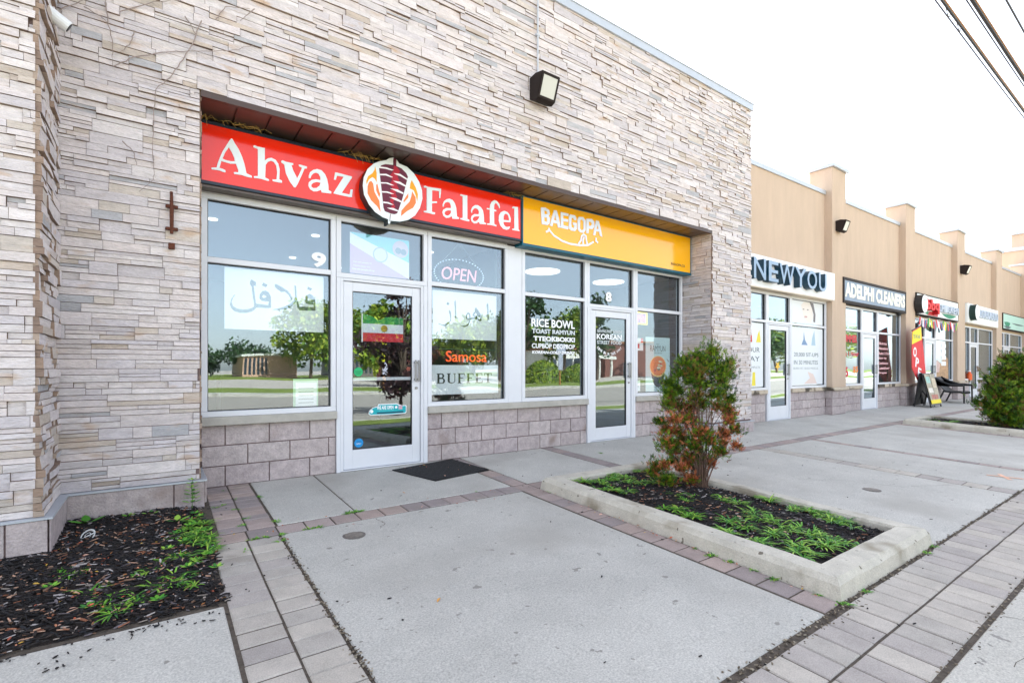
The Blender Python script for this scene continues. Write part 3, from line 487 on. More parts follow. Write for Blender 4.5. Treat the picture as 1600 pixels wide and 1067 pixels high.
for x0, x1 in bays:
    n = 3; b = MB()
    for k in range(n): a, e = x0+(x1-x0)*k/n, x0+(x1-x0)*(k+1)/n; prof2 = MB(); b.add([(a, -.035, topz(a)), (e-.004, -.035, topz(e)), (e-.004, .4, topz(e)), (a, .4, topz(a)), (a, -.035, topz(a)+.1), (e-.004, -.035, topz(e)+.1), (e-.004, .4, topz(e)+.1), (a, .4, topz(a)+.1)], [(0,3,2,1),(4,5,6,7),(0,1,5,4),(1,2,6,5),(2,3,7,6),(3,0,4,7)])
    b.build('parapet_coping', M['flash'], TB)
def bx6(b, x0, x1, y0, y1, z0, z1): b.box(x0, x1, y0, y1, z0, z1)
for i, (x0, x1) in enumerate(pils):
    zt = 6.33+(x0-14)*.0085; b = MB(); b.box(x0, x1, -.18, .37, .655, zt, ch=.006); p = b.build('pilaster', M['stucco'], TB)
    b = MB(); b.box(x0-.06, x1+.06, -.24, .43, zt, zt+.085, ch=.004); b.build('cap', M['flash'], p)
    c = MB(); c.box(x0+.004, x1-.004, -.168, .2, -.12, .57); c.build('core', M['mortar'], p)
    b = MB(); blocks(b, x0, x1, -.05, .57, -.168, rg, L=.42, H=.2067); blocks(b, -.17, .0, -.05, .57, x0+.01, rg, axis='y', L=.3, H=.2067); b.build('block_base', M['block'], p)
    b = MB(); b.box(x0-.05, x1+.05, -.25, .1, .572, .655, ch=.012); b.build('base_cap', M['sill_st'], p)
b = MB()
for x0, x1 in bays: b.box(x0+.05, x1-.02, -.02, .0, 2.86, 2.93)
b.build('window_head', M['stuccod'], TB)
shops = [(11.2, 12.22), (16.42, 17.52), (21.8, 22.9), (27.36, 28.5), (33.1, 34.2)]
for i, ((x0, x1), (d0, d1)) in enumerate(zip(bays, shops)):
    a = x0+.02 if i else 9.5; e = x1-.02
    low_wall(a, d0-.06, TB, 'sill_st', y=-.02); low_wall(d1+.06, e, TB, 'sill_st', y=-.02)
    window(TB, a, d0-.03, .66, 2.86, rails=(2.2,)); window(TB, d1+.03, e, .66, 2.86, rails=(2.2,))
    window(TB, d0-.03, d1+.03, 2.17, 2.86); door(TB, d0, d1, -.045, 2.165, 1, bot=.3)
    bj = MB(); bj.box(d0-.029, d0-.001, -.04, .05, -.05, 2.165); bj.box(d1+.001, d1+.029, -.04, .05, -.05, 2.165); bj.build('door_jamb', M['white'], TB)
    room(TB, a, e+.3, 5, [((a+e)/2-.8, 1.6, .25), ((a+e)/2+1, 1.9, .25)])
# far wing and tower beyond the row
WG = thing('far_tan_wing', 'tan stucco wing and raised block at the far end of the shop row', 'building', (41, 0, -.05))
b = MB(); b.box(38, 46, -2.6, 1.2, -.4, 7.5); b.build('wall', M['stucco'], WG)
b = MB(); b.box(37.93, 46.1, -2.7, 1.3, 7.5, 7.68); b.build('parapet_coping', M['flash'], WG)
b = MB(); b.box(38.6, 46, -2.2, .62, 7.68, 8.5); t_ = b.build('raised_block', M['stucco'], WG)
b = MB(); b.box(38.5, 46.1, -2.3, .7, 8.5, 8.66); b.build('cap', M['flash'], t_)
b = MB(); b.box(37.8, 38, -3, .1, -.4, 6.6); b.build('lower_wall', M['stucco'], WG)
b = MB(); b.box(37.7, 38, -3.1, .2, 6.6, 6.75); b.build('lower_coping', M['flash'], WG)
# ---------------------------------------------------------------- signs of the stone building
M['red'] = mat('red_sign_face', sr(242, 40, 6), .14, coat=.45, spec=.4); M['yel'] = mat('yellow_sign_face', sr(250, 178, 6), .14, coat=.45, spec=.4)
M['navy'] = mat('navy_sign_frame', sr(16, 34, 52), .4); M['teal'] = mat('teal_sign_frame', sr(10, 92, 112), .4)
def cabinet(name, label, x0, x1, z0, z1, yf, yb, face, frame, fr=.03, side=None, drip=None):
    t = thing(name, label, 'sign', ((x0+x1)/2, yf, z0))
    b = MB(); b.box(x0, x1, yf+.012, yb, z0, z1); b.build('cabinet', side or frame, t)
    b = MB(); y0, y1 = yf-.008, yf+.013
    if fr > 0:
        b.box(x0-.002, x1+.002, y0, y1, z0-.002, z0+fr, ch=.003); b.box(x0-.002, x1+.002, y0, y1, z1-fr, z1+.002, ch=.003); b.box(x0-.002, x0+fr, y0+.001, y1, z0+fr, z1-fr, ch=.003); b.box(x1-fr, x1+.002, y0+.001, y1, z0+fr, z1-fr, ch=.003); b.build('frame', frame, t)
    f = max(fr, 0)
    b = MB(); b.box(x0+f, x1-f, yf, yf+.012, z0+f, z1-f); b.build('face', face, t)
    return t
RS = cabinet('shop_sign', 'long glossy red sign with white slab serif letters and a round kebab emblem', .31, 4.175, 2.93, 3.54, -.22, -.055, M['red'], M['navy'], side=M['soffit'])
RS_UNDER = MB(); RS_UNDER.box(.33, 4.15, -.205, -.06, 2.905, 2.929); RS_UNDER.build('drip_tray', M['soffit'], RS)
M['lw'] = mat('white_letter', sr(228, 238, 240), .4)
for i, lp in enumerate(GL['red']): glyph(lp, -.228, .008, 'letter', M['lw'], RS)
em = glyph(GL['emblem_base'][0], -.36, .13, 'round_emblem', M['black'], RS)
f_ = glyph(GL['emblem_base'][0], -.366, .005, 'emblem_face', simple('emblem_white', (226, 234, 236)), em)
for nm, m, y in (('kebab', simple('kebab_plum', (96, 22, 50)), -.368), ('kebab_glow', simple('kebab_red', (172, 16, 42)), -.3685), ('slash', simple('slash_white', (240, 236, 238)), -.3695), ('flame_o', simple('flame_orange', (244, 126, 66)), -.368), ('flame_y', simple('flame_yellow', (236, 160, 20)), -.368)):
    for k, lp in enumerate(GL[nm]): glyph(lp, y-.0001*k, .003, {'kebab': 'kebab_mark', 'kebab_glow': 'kebab_highlight', 'slash': 'slice_mark', 'flame_o': 'flame', 'flame_y': 'flame'}[nm], m, em)
YS = cabinet('shop_sign', 'glossy yellow sign with white block letters over a smile and a teal frame', 4.18, 8.075, 2.90, 3.575, -.222, -.055, M['yel'], M['teal'], fr=.012)
b = MB(); b.box(4.17, 8.09, -.232, -.05, 2.872, 2.899, ch=.004); b.box(4.168, 4.182, -.236, -.05, 2.90, 3.575); b.build('drip_rail', M['teal'], YS)
M['lw2'] = mat('chrome_white_letter', sr(226, 232, 246), .25)
for i, lp in enumerate(GL['bae']): glyph(lp, -.232, .01, 'letter', M['lw2'], YS)
for k, p in enumerate(GL['smile']): stroke2(p, .028, -.229-.001*k, .006, 'smile_mark', M['lw2'], YS)
text('BAEGOPA.CA', 7.50, 7.90, 3.0, 3.045, -.2245, .002, 'web_address', M['ink'], YS, bold=.01)
# nest straw on top of the red sign
b = MB(); rs = random.Random(5)
for cx in (.42, .62, 1.75, 1.9, 2.05, 4.02):
    for k in range(11):
        x = cx+rs.gauss(0, .09); z = 3.548+rs.uniform(0, .02); a = rs.uniform(-1.2, 1.2); L = rs.uniform(.05, .16)
        x = max(.34, min(4.12, x))
        b.tube([(x, -.2-rs.uniform(0, .05), z), (x+math.cos(a)*L*.5, -.22-rs.uniform(0, .06), z+rs.uniform(0, .03)), (x+math.cos(a)*L, -.2-rs.uniform(0, .1), z+rs.uniform(-.07, .02))], .0022, 4)
tag(b.build('nest_straw', simple('straw', (186, 156, 92), rough=.9)), 'dry straw nesting scraps on top of the red sign', 'nest straw', kind='stuff')
# ---------------------------------------------------------------- signs of the tan row
t = cabinet('shop_sign', 'white box sign with thick dark teal channel letters next to the stone wall', 9.5, 14.1, 2.885, 3.56, -.25, -.02, simple('box_white', (232, 234, 238)), simple('box_white', ()), fr=0)
b = MB(); b.box(9.5, 14.1, -.25, -.02, 2.86, 2.884); b.build('bottom_trim', simple('warm_trim', (206, 190, 168)), t)
M['dteal'] = mat('dark_teal_return', sr(14, 58, 78), .35); M['gblue'] = mat('grey_blue_acrylic', sr(130, 156, 184), .3)
for s_, x0, x1 in (('N', 9.98, 10.46), ('E', 10.57, 10.98), ('W', 11.03, 11.69), ('Y', 11.73, 12.26), ('O', 12.31, 12.8), ('U', 12.9, 13.31)):
    lt = text(s_, x0, x1, 3.0, 3.44, -.385, .13, 'channel_letter', M['dteal'], t, bold=.018)
    text(s_, x0+.004, x1-.004, 3.004, 3.436, -.39, .004, 'letter_face', M['gblue'], lt, bold=.01)
M['bronze'] = mat('dark_bronze', sr(40, 32, 30), .6, spec=.2)
t = cabinet('shop_sign', 'dark framed sign reading ADELPHI CLEANERS in faded cream letters', 14.75, 19.38, 2.88, 3.56, -.2, -.02, simple('faded_grey_face', (136, 152, 172), nscale=2, namt=.15), M['bronze'], fr=.075)
text('ADELPHI CLEANERS', 14.84, 19.28, 3.04, 3.44, -.206, .004, 'lettering', simple('cream_ink', (236, 232, 218), nscale=3, namt=.12), t, bold=.045)
t = cabinet('shop_sign', 'white sign with red letters bbq before pale chicken lettering and green waves', 20.32, 24.95, 2.92, 3.64, -.21, -.02, simple('sign_white', (228, 232, 232)), M['bronze'], fr=.03)
def disc(x, z, r, y, th, name, m, parent, n=28):
    b = MB(); b.prism([(x+r*math.cos(2*math.pi*k/n), y, z+r*math.sin(2*math.pi*k/n)) for k in range(n)], (0, th, 0)); return b.build(name, m, parent)
dk = disc(20.42, 3.25, .3, -.40, .18, 'round_logo', M['black'], t); disc(20.42, 3.25, .29, -.406, .005, 'logo_face', simple('logo_white', (236, 240, 240)), dk)
text('D', 20.32, 20.54, 3.1, 3.4, -.4075, .001, 'logo_mark', simple('mint', (170, 206, 200)), dk)
for k, ch in enumerate('bbq'):
    l_ = text(ch, 20.78+.45*k, 21.2+.45*k, 3.1-(.09 if ch == 'q' else 0), 3.46 if ch == 'b' else 3.38, -.36, .14, 'channel_letter', simple('deep_red', (186, 10, 24)), t, bold=.05)
    text(ch, 20.78+.45*k, 21.2+.45*k, 3.1-(.09 if ch == 'q' else 0), 3.46 if ch == 'b' else 3.38, -.364, .003, 'letter_face', simple('bright_red', (226, 24, 36)), l_, bold=.03)
for k, ch in enumerate('CHICKEN'):
    text(ch, 22.3+.34*k, 22.6+.34*k, 3.14, 3.4, -.30, .08, 'channel_letter', simple('pale_letter', (190, 200, 214)), t, bold=.01)
def leafshape(x0, x1, z, h, y, name, m, parent, n=12):
    lp = [(x0+(x1-x0)*k/n, z+h*.15*math.sin(math.pi*k/n)) for k in range(n+1)]+[(x0+(x1-x0)*k/n, z-h*math.sin(math.pi*k/n)) for k in range(n-1, 0, -1)]
    return glyph([lp], y, .003, name, m, parent)
leafshape(22.95, 24.7, 3.1, .13, -.213, 'green_wave', simple('sign_green', (20, 132, 100)), t); leafshape(20.95, 22.2, 3.06, .1, -.213, 'green_wave', simple('sign_green', ()), t); leafshape(21.6, 22.6, 3.6, -.03, -.2135, 'green_wave', simple('sign_mint', (150, 200, 190)), t)
b = MB(); b.prism([(21.4, -.2135, 2.96), (22.5, -.2135, 2.96), (22.5, -.2135, 3.1), (21.6, -.2135, 3.1)], (0, .003, 0)); b.build('red_stripe', simple('deep_red', ()), t)
t = cabinet('shop_sign', 'plain white box sign with a dark round logo and pale round letters', 26.02, 30.85, 2.96, 3.72, -.25, -.02, simple('sign_white', ()), simple('sign_white', ()), fr=0)
dk = disc(26.5, 3.36, .31, -.44, .19, 'round_logo', simple('dark_green', (8, 44, 38)), t); disc(26.5, 3.36, .3, -.446, .005, 'logo_face', simple('logo_white', ()), dk)
text('G', 26.4, 26.6, 3.24, 3.48, -.4475, .001, 'logo_mark', simple('mint', ()), dk)
for k, ch in enumerate('COCOCOO'): text(ch, 27.35+.45*k, 27.75+.45*k, 3.22, 3.56, -.33, .08, 'channel_letter', simple('pale_letter', ()), t)
b = MB(); b.box(26.02, 30.85, -.24, -.02, 2.935, 2.959); b.build('bottom_trim', simple('warm_trim', ()), t)
t = cabinet('shop_sign', 'mint green printed sign in a dark frame, farthest along the row', 31.98, 36.85, 2.98, 3.72, -.21, -.02, simple('mint_face', (176, 212, 200)), M['bronze'], fr=.03)
leafshape(32.2, 33.4, 3.3, .25, -.213, 'printed_figure', simple('sign_green', ()), t); leafshape(33.6, 36.4, 3.32, .06, -.213, 'printed_stripe', simple('slate_ink', (74, 92, 98)), t); leafshape(32.1, 33.6, 3.12, .1, -.2135, 'printed_stripe', simple('slate_ink', ()), t)
# ---------------------------------------------------------------- wall lamps, conduit, camera, bracket, dead vine
def wall_pack(x, y, z, s, label):
    t = thing('wall_lamp', label, 'wall lamp', (x, y, z))
    w_ = .27*s; h = .33*s; d = .26*s
    pr = [(0, h*.96), (d*.45, h), (d, h*.9), (d*.97, h*.82), (d*.62, h*.06), (d*.4, 0), (0, .05*s)]
    b = MB(); b.prism([(x, y-p, z+q) for p, q in pr], (w_, 0, 0)); b.build('housing', M['bronze'], t)
    A = Vector((0, y-d, z+h*.86)); B_ = Vector((0, y-d*.62, z+h*.06)); n = Vector((0, -(A.z-B_.z), -(abs(B_.y-A.y)))).normalized()
    q = lambda u, v, o: Vector((x+w_*u, 0, 0))+A.lerp(B_, v)+n*o
    b = MB(); b.prism([q(.1, .08, .004), q(.9, .08, .004), q(.9, .9, .004), q(.1, .9, .004)], n*-.02); b.build('lens', simple('frosted_lens', (200, 200, 194), rough=.2), t)
    b = MB()
    for u0, u1, v0, v1 in ((0, 1, -.01, .07), (0, 1, .91, .99), (0, .09, .07, .91), (.91, 1, .07, .91)): b.prism([q(u0, v0, .008), q(u1, v0, .008), q(u1, v1, .008), q(u0, v1, .008)], n*-.02)
    b.build('lens_frame', M['bronze'], t)
    return t
wall_pack(3.98, YF-.03, 4.62, 1.05, 'dark wall lamp with a square frosted lens high on the stone wall under a conduit')
wall_pack(14.32, -.18, 4.66, .95, 'small dark wall lamp on the first tan pilaster, above the cleaners sign')
wall_pack(25.3, -.18, 4.76, 1.1, 'small dark wall lamp on the third tan pilaster, over the chair')
b = MB(); b.tube([(4.1, YF-.05, 4.97), (4.1, YF-.05, 5.6), (4.103, YF-.05, 6.16)], .012, 8); b.box(4.07, 4.13, YF-.06, YF-.01, 5.55, 5.57); b.box(4.07, 4.13, YF-.06, YF-.01, 5.0, 5.02)
tag(b.build('electrical_conduit', simple('conduit_grey', (186, 190, 198), rough=.35)), 'thin grey conduit climbing the stone wall from the lamp to the roof', 'conduit')
t = thing('security_camera', 'white bullet security camera on the stone corner near the roof', 'security camera', (-.62, -1.0, 3.7))
b = MB(); b.tube([(-.69, -1.02, 3.735), (-.6, -1.0, 3.68), (-.535, -.985, 3.645)], .045, 16); b.build('camera_body', simple('camera_white', (226, 228, 230), rough=.3), t, smooth=False)
b = MB(); b.tube([(-.537, -.9855, 3.646), (-.531, -.984, 3.643)], .033, 16); b.build('camera_lens', M['black'], t)
b = MB(); b.tube([(-.70, -1.02, 3.72), (-.64, -1.01, 3.72)], .03, 10); b.build('wall_mount', simple('camera_white', ()), t)
t = thing('door_camera', 'small black dome camera under the corner of the cleaners sign', 'security camera', (19.0, -.15, 2.84))
b = MB(); b.tube([(19.0, -.12, 2.9), (19.0, -.12, 2.86)], .07, 12); b.build('mount', M['black'], t)
b = MB(); b.tube([(19.0, -.12, 2.86), (19.0, -.14, 2.82), (19.0, -.15, 2.79)], [.07, .065, .03], 12); b.build('dome', M['black'], t)
t = thing('rusty_hook_bracket', 'rusty iron flag bracket leaking a brown stain down the stone', 'bracket', (.094, -.66, 2.2))
mr = simple('rust', (88, 48, 34), rough=.95, nscale=30, namt=.4)
b = MB(); b.tube([(.092, -.675, 2.66), (.094, -.685, 2.5), (.094, -.68, 2.3)], [.012, .016, .013], 8); b.build('bar', mr, t)
for zz in (2.33, 2.52): b = MB(); b.box(.05, .14, -.69, -.655, zz, zz+.025, ch=.004); b.build('clamp', mr, t)
b = MB(); b.box(.07, .118, -.675, -.65, 2.17, 2.225, ch=.004); b.build('foot_plate', mr, t)
b = MB()
rv = random.Random(8)
for p in GL['vine']:
    P3 = [(x, -.662-rv.uniform(0, .008), z) for x, z in p]; fine = []
    for a, c in zip(P3, P3[1:]):
        for k in range(5): tt = k/5; fine.append(tuple(a[i]+(c[i]-a[i])*tt+(rv.uniform(-.006, .006) if k else 0) for i in range(3)))
    fine.append(P3[-1]); b.tube(fine, [.0048*(1-.6*i/len(fine)) for i in range(len(fine))], 5)
tag(b.build('dead_vine', simple('vine', (150, 136, 130), rough=.95)), 'leafless dead vine stems clinging to the stone wall', 'vine')
# ---------------------------------------------------------------- papers, stickers and lettering on the glass
def sheetthing(name, label, cat, x0, x1, z0, z1, y, m, group=None, th=.0015):
    t = thing(name, label, cat, ((x0+x1)/2, y, z0)); plate(x0, x1, z0, z1, y, th, 'sheet', m, t)
    if group: t['group'] = group
    return t
t = sheetthing('paper_sign', 'wide white paper with grey Persian script behind the window left of the red door sticker', 'paper sign', .555, 1.54, 1.555, 2.19, .035, M['paper'])
t['label'] = 'wide white paper with grey Persian script in the window under number nine'
for lp in GL['falafel']: glyph(lp, .034, .0008, 'script_mark', simple('dark_grey_ink', (84, 92, 94)), t)
t = sheetthing('paper_sign', 'square white paper with black Persian script hanging above the buffet sign', 'paper sign', 2.91, 3.91, 1.535, 2.17, .035, M['paper'])
for lp in GL['ahvaz']: glyph(lp, .034, .0008, 'script_mark', M['ink'], t)
t = sheetthing('paper_sign', 'white paper sign reading BUFFET at the bottom of the window', 'paper sign', 2.86, 3.94, .80, 1.19, .035, M['paper'])
# BUFFET in slab serif capitals
def serif(word, x0, x1, z0, z1, y, m, parent):
    n = len(word); wv = {'B': 1.0, 'U': 1.1, 'F': .9, 'E': .95, 'T': 1.0}; tot = sum(wv[c]+.22 for c in word)-.22; k = (x1-x0)/tot; x = x0; h = z1-z0
    for c in word:
        w_ = wv[c]*k; b = MB(); st = .24*k; th = .10*h; R_ = lambda a, e, p, q: b.box(x+a*w_, x+e*w_, y, y+.001, z0+p*h, z0+q*h); s = st/w_
        if c in 'BFE': R_(.0, .1, 0, .07); R_(.0, .1, .93, 1); R_(.1, .1+s, 0, 1)
        if c == 'E': R_(.1+s, 1, 0, .09); R_(.1+s, .95, .91, 1); R_(.1+s, .75, .47, .55); R_(.92, 1, .09, .26); R_(.88, .95, .76, .91)
        if c == 'F': R_(.1+s, .98, .91, 1); R_(.1+s, .75, .47, .55); R_(.9, .98, .76, .91); R_(.1+s, .1+s+.12, 0, .07)
        if c == 'T': R_(.5-s/2, .5+s/2, .07, .91); R_(0, 1, .91, 1); R_(0, .07, .74, .91); R_(.93, 1, .74, .91); R_(.28, .72, 0, .07)
        if c == 'U':
            R_(.1, .1+s, .25, 1); R_(.0, .1, .93, 1); R_(.1+s, .1+s+.1, .93, 1); R_(.84, .92, .25, 1); R_(.72, .84, .93, 1); R_(.92, 1, .93, 1)
            pts = [(.1+.82*(.5-.5*math.cos(math.pi*i/10)), .25-.25*math.sin(math.pi*i/10)) for i in range(11)]; inn = [(.1+s+(.84-.1-s)*(.5-.5*math.cos(math.pi*i/10)), .25-.16*math.sin(math.pi*i/10)) for i in range(11)]
            b.prism([(x+a*w_, y, z0+q*h) for a, q in pts+inn[::-1]], (0, .001, 0))
        if c == 'B':
            for p, q, e in ((.5, 1, .9), (0, .54, 1.0)):
                zc = (p+q)/2; rr = (q-p)/2
                o_ = [(.1+s, p)]+[(e-.32+.32*math.cos(a), zc+rr*math.sin(a)) for a in [math.pi*(i/10-.5) for i in range(11)]]+[(.1+s, q)]
                i_ = [(.1+s, q-.09)]+[(e-.32+.32*math.cos(a)*.35, zc+(rr-.085)*math.sin(a)) for a in [math.pi*(.5-i/10) for i in range(11)]]+[(.1+s, p+.09)]
                b.prism([(x+a*w_, y, z0+v*h) for a, v in o_+i_], (0, .001, 0))
        b.build('serif_letter', m, parent); x += w_+.22*k
serif('BUFFET', 2.97, 3.83, .945, 1.08, .034, M['ink'], t)
t = thing('neon_word_sign', 'red glowing word Samosa above the buffet paper', 'neon sign', (3.44, .06, 1.2))
text('Samosa', 3.12, 3.76, 1.235, 1.38, .055, .01, 'neon_tube', mat('neon_red', sr(200, 60, 20), .5, emit=(1, .12, .02), estr=.3), t)
text(', , ', 3.78, 3.86, 1.21, 1.26, .055, .01, 'neon_comma', M['pw'], t, fitx=False); b = MB(); b.box(2.95, 3.9, .07, .075, 1.40, 1.405); b.build('hanging_wire', simple('green_wire', (60, 110, 90)), t)
t = thing('neon_open_sign', 'round neon sign reading OPEN in the upper window beside the transom flyer', 'neon sign', (3.33, .1, 2.25))
text('OPEN', 3.06, 3.6, 2.33, 2.5, .06, .012, 'neon_letters', mat('neon_pink', sr(226, 150, 160), .5, emit=(1, .45, .5), estr=.1), t, shear=.15)
b = MB()
for k in range(44):
    a = 2*math.pi*k/44; b.box(3.33+.38*math.cos(a)-.008, 3.33+.38*math.cos(a)+.008, .06, .07, 2.415+.2*math.sin(a)-.006, 2.415+.2*math.sin(a)+.006)
b.build('bulb_ring', mat('ring_led', sr(200, 220, 240), .5, emit=(.7, .85, 1), estr=.08), t)
b = MB(); b.tube([(3.08, .065, 2.58), (3.33, .065, 2.84)], .003, 4); b.tube([(3.58, .065, 2.58), (3.33, .065, 2.84)], .003, 4); b.build('hanging_cord', M['grey'], t)
t = sheetthing('notice_sheet', 'small white notice on pale green tape low in the window of number nine', 'notice', 1.24, 1.465, .72, .985, .033, M['paper'])
plate(1.215, 1.48, .70, 1.03, .0365, .001, 'green_backing', simple('pale_green', (176, 214, 182)), t)
for k in range(5): plate(1.27, 1.43, .76+.04*k, .768+.04*k, .0322, .0006, 'text_line', M['grey'], t)
# flag on the door of number nine
t = thing('hanging_flag', 'green white and red flag with a gold emblem taped inside the glass door', 'flag', (2.24, .03, 1.46))
def wavy(x0, x1, zf, name, m, y=.02):
    b = MB(); n = 14; V = []
    for k in range(n+1):
        x = x0+(x1-x0)*k/n; lo, hi = zf(k/n); yy = y+.006*math.sin(k*.9); V += [(x, yy, lo), (x, yy, hi), (x, yy+.002, lo), (x, yy+.002, hi)]
    F = []
    for k in range(n): a = 4*k; F += [(a, a+4, a+5, a+1), (a+2, a+3, a+7, a+6), (a+1, a+5, a+7, a+3), (a, a+2, a+6, a+4)]
    F += [(0, 1, 3, 2), (4*n, 4*n+2, 4*n+3, 4*n+1)]
    b.add(V, F); return b.build(name, m, t)
wavy(1.985, 2.5, lambda s: (1.685+.0*s, 1.79-.022*s-.05*math.exp(-((s-.38)/.13)**2)), 'green_band', simple('flag_green', (22, 142, 72)))
wavy(1.985, 2.5, lambda s: (1.575, 1.684), 'white_band', simple('flag_white', (226, 230, 238)))
wavy(1.985, 2.5, lambda s: (1.47, 1.574), 'red_band', simple('flag_red', (206, 30, 44)))
b = MB(); b.box(1.972, 1.986, .012, .03, 1.46, 1.80); b.build('flag_stick', M['pw'], t)
disc(2.25, 1.63, .042, .008, .002, 'gold_emblem', simple('gold', (170, 136, 40)), t)
t = thing('door_sticker', 'round green sticker on the glass above the push bar', 'sticker', (1.918, -.01, 1.06)); disc(1.925, 1.105, .053, -.0105, .0015, 'disc', simple('sticker_green', (34, 176, 108)), t)
text('LICENSE', 1.885, 1.962, 1.10, 1.115, -.0112, .0005, 'lettering', simple('dgreen', (10, 90, 50)), t); text('GUIDE', 1.895, 1.95, 1.078, 1.092, -.0112, .0005, 'lettering', simple('dgreen', ()), t)
t = thing('door_sticker', 'round blue sticker at the bottom corner of the glass', 'sticker', (1.93, -.01, .21)); disc(1.93, .267, .053, -.0105, .0015, 'disc', simple('sticker_blue', (16, 140, 206)), t)
text('OPEN', 1.905, 1.955, .275, .288, -.0112, .0005, 'lettering', simple('dblue', (6, 60, 130)), t); text('SAFELY', 1.90, 1.96, .25, .266, -.0112, .0005, 'lettering', M['pw'], t)
t = thing('door_decal', 'turquoise decal with white lettering and a white border across the lower door glass', 'decal', (2.3, -.01, .57))
o9 = [(2.07, .585), (2.045, .60), (2.055, .64), (2.10, .675), (2.16, .69), (2.17, .715), (2.40, .715), (2.435, .70), (2.47, .688), (2.52, .688), (2.53, .68), (2.53, .60), (2.515, .585), (2.3, .578)]
glyph([o9], -.0105, .0012, 'white_border', M['pw'], t)
cxy = (2.3, .64); glyph([[(cxy[0]+(x-cxy[0])*.965, cxy[1]+(z-cxy[1])*.86) for x, z in o9]], -.0112, .0006, 'turquoise_face', simple('turquoise', (14, 166, 176)), t)
text('WE ARE OPEN', 2.15, 2.36, .648, .692, -.0118, .0005, 'lettering', M['pw'], t, bold=.03); text('thank you for your visit', 2.17, 2.36, .628, .64, -.0118, .0005, 'lettering', simple('pale_aqua', (150, 214, 214)), t)
b = MB(); b.box(2.15, 2.49, -.0118, -.0112, .598, .616); b.build('dark_bar', simple('dark_aqua', (8, 70, 90)), t)
plate(2.425, 2.475, .64, .688, -.0118, .0005, 'pink_square', simple('dusty_pink', (196, 160, 176)), t); disc(2.395, .668, .016, -.0118, .0005, 'white_dot', M['pw'], t); disc(2.085, .63, .02, -.0118, .0005, 'white_dot', M['pw'], t)
# flyer in the transom
t = sheetthing('window_flyer', 'flyer with aqua white and mauve diagonal bands above the glass door', 'flyer', 1.84, 2.585, 2.27, 2.755, .035, simple('flyer_white', (232, 236, 236)))
glyph([[(1.84, 2.755), (2.585, 2.755), (2.585, 2.475), (1.86, 2.74)]], .0342, .0006, 'aqua_band', simple('flyer_aqua', (128, 208, 222)), t)
glyph([[(1.84, 2.62), (1.84, 2.27), (2.585, 2.27)]], .0342, .0006, 'mauve_band', simple('flyer_mauve', (206, 170, 206)), t)
disc(2.47, 2.63, .105, .0335, .0006, 'portrait_roundel', simple('flyer_pink', (206, 190, 204)), t); disc(2.44, 2.61, .04, .033, .0004, 'portrait_figure', simple('flyer_slate', (130, 150, 164)), t); disc(2.51, 2.6, .038, .033, .0004, 'portrait_figure', simple('flyer_slate', ()), t)
disc(2.21, 2.53, .095, .0337, .0004, 'crest_ring', simple('flyer_grey', (176, 190, 196)), t); disc(2.21, 2.53, .078, .0333, .0004, 'crest_centre', simple('flyer_pale', (222, 230, 232)), t)
for k, (a, e) in enumerate(((1.88, 2.1), (1.88, 2.08), (1.87, 2.14))): text('free the people of our home'[:18+2*k], a, e, 2.40-.045*k, 2.418-.045*k+(.01 if k == 2 else 0), .0335, .0004, 'small_lettering', M['pw'], t)
t = thing('house_number', 'raised white number 9 in the corner of the upper window', 'house number', (1.48, 0, 2.28)); text('9', 1.40, 1.56, 2.285, 2.455, -.002, .005, 'digit', M['pw'], t, bold=.045)
t = thing('house_number', 'raised white number 8 on the glass over the right door', 'house number', (6.14, 0, 2.25)); t['label'] = 'raised white number 8 on the glass over the Korean street food door'
text('8', 6.07, 6.21, 2.255, 2.42, -.002, .005, 'digit', M['pw'], t, bold=.045)
t = thing('window_lettering', 'white vinyl menu words RICE BOWL and more on the window glass', 'window lettering', (4.93, 0, 1.36))
text('RICE BOWL', 4.51, 5.38, 1.765, 1.892, .0025, .001, 'menu_line', M['pw'], t, bold=.03); text('TOAST RAMYUN', 4.52, 5.38, 1.668, 1.74, .0025, .001, 'menu_line', simple('soft_white', (206, 214, 218)), t, bold=.045)
text('TTEOKBOKKI', 4.55, 5.38, 1.555, 1.63, .0025, .001, 'menu_line', M['pw'], t, bold=.05); text('CUPBOP DEOPBOP', 4.52, 5.38, 1.447, 1.52, .0025, .001, 'menu_line', M['pw'], t, bold=.03); text('KOREAN-COLD DRINKS', 4.52, 5.38, 1.365, 1.41, .0025, .001, 'menu_line', M['pw'], t, bold=.045, shear=.2)
t = thing('door_lettering', 'white words KOREAN STREET FOOD on the glass of the second shop door', 'door lettering', (6.15, -.01, 1.4))
text('SERVING FAST & FRESH', 5.86, 6.44, 1.735, 1.785, -.0095, .001, 'small_line', simple('soft_white', ()), t, bold=.02); text('KOREAN', 5.85, 6.445, 1.625, 1.715, -.0095, .001, 'big_line', M['pw'], t, bold=.03); text('STREET FOOD', 5.86, 6.44, 1.545, 1.605, -.0095, .001, 'small_line', simple('soft_white', ()), t, bold=.02)
arc = 'DINE IN OR TAKE AWAY'
for k, ch in enumerate(arc):
    if ch == ' ': continue
    u = (k+.5)/len(arc)*2-1; x = 6.15+u*.3; z = 1.36+.12*u*u
    Mt = Matrix.Translation((x, 0, z)) @ Matrix.Rotation(-math.atan(.24*u/.3)*1.0, 4, 'Y') @ Matrix.Translation((-x, 0, -z))
    text(ch, x-.012, x+.012, z, z+.045, -.0095, .001, 'arc_letter', M['pw'], t, bold=.03, M=Mt)
t = thing('led_open_sign', 'LED sign reading OPEN in pink inside a yellow border beside the door', 'LED sign', (6.99, .08, 1.92))
plate(6.78, 7.18, 1.925, 2.145, .055, .02, 'panel', simple('led_panel', (150, 140, 170)), t)
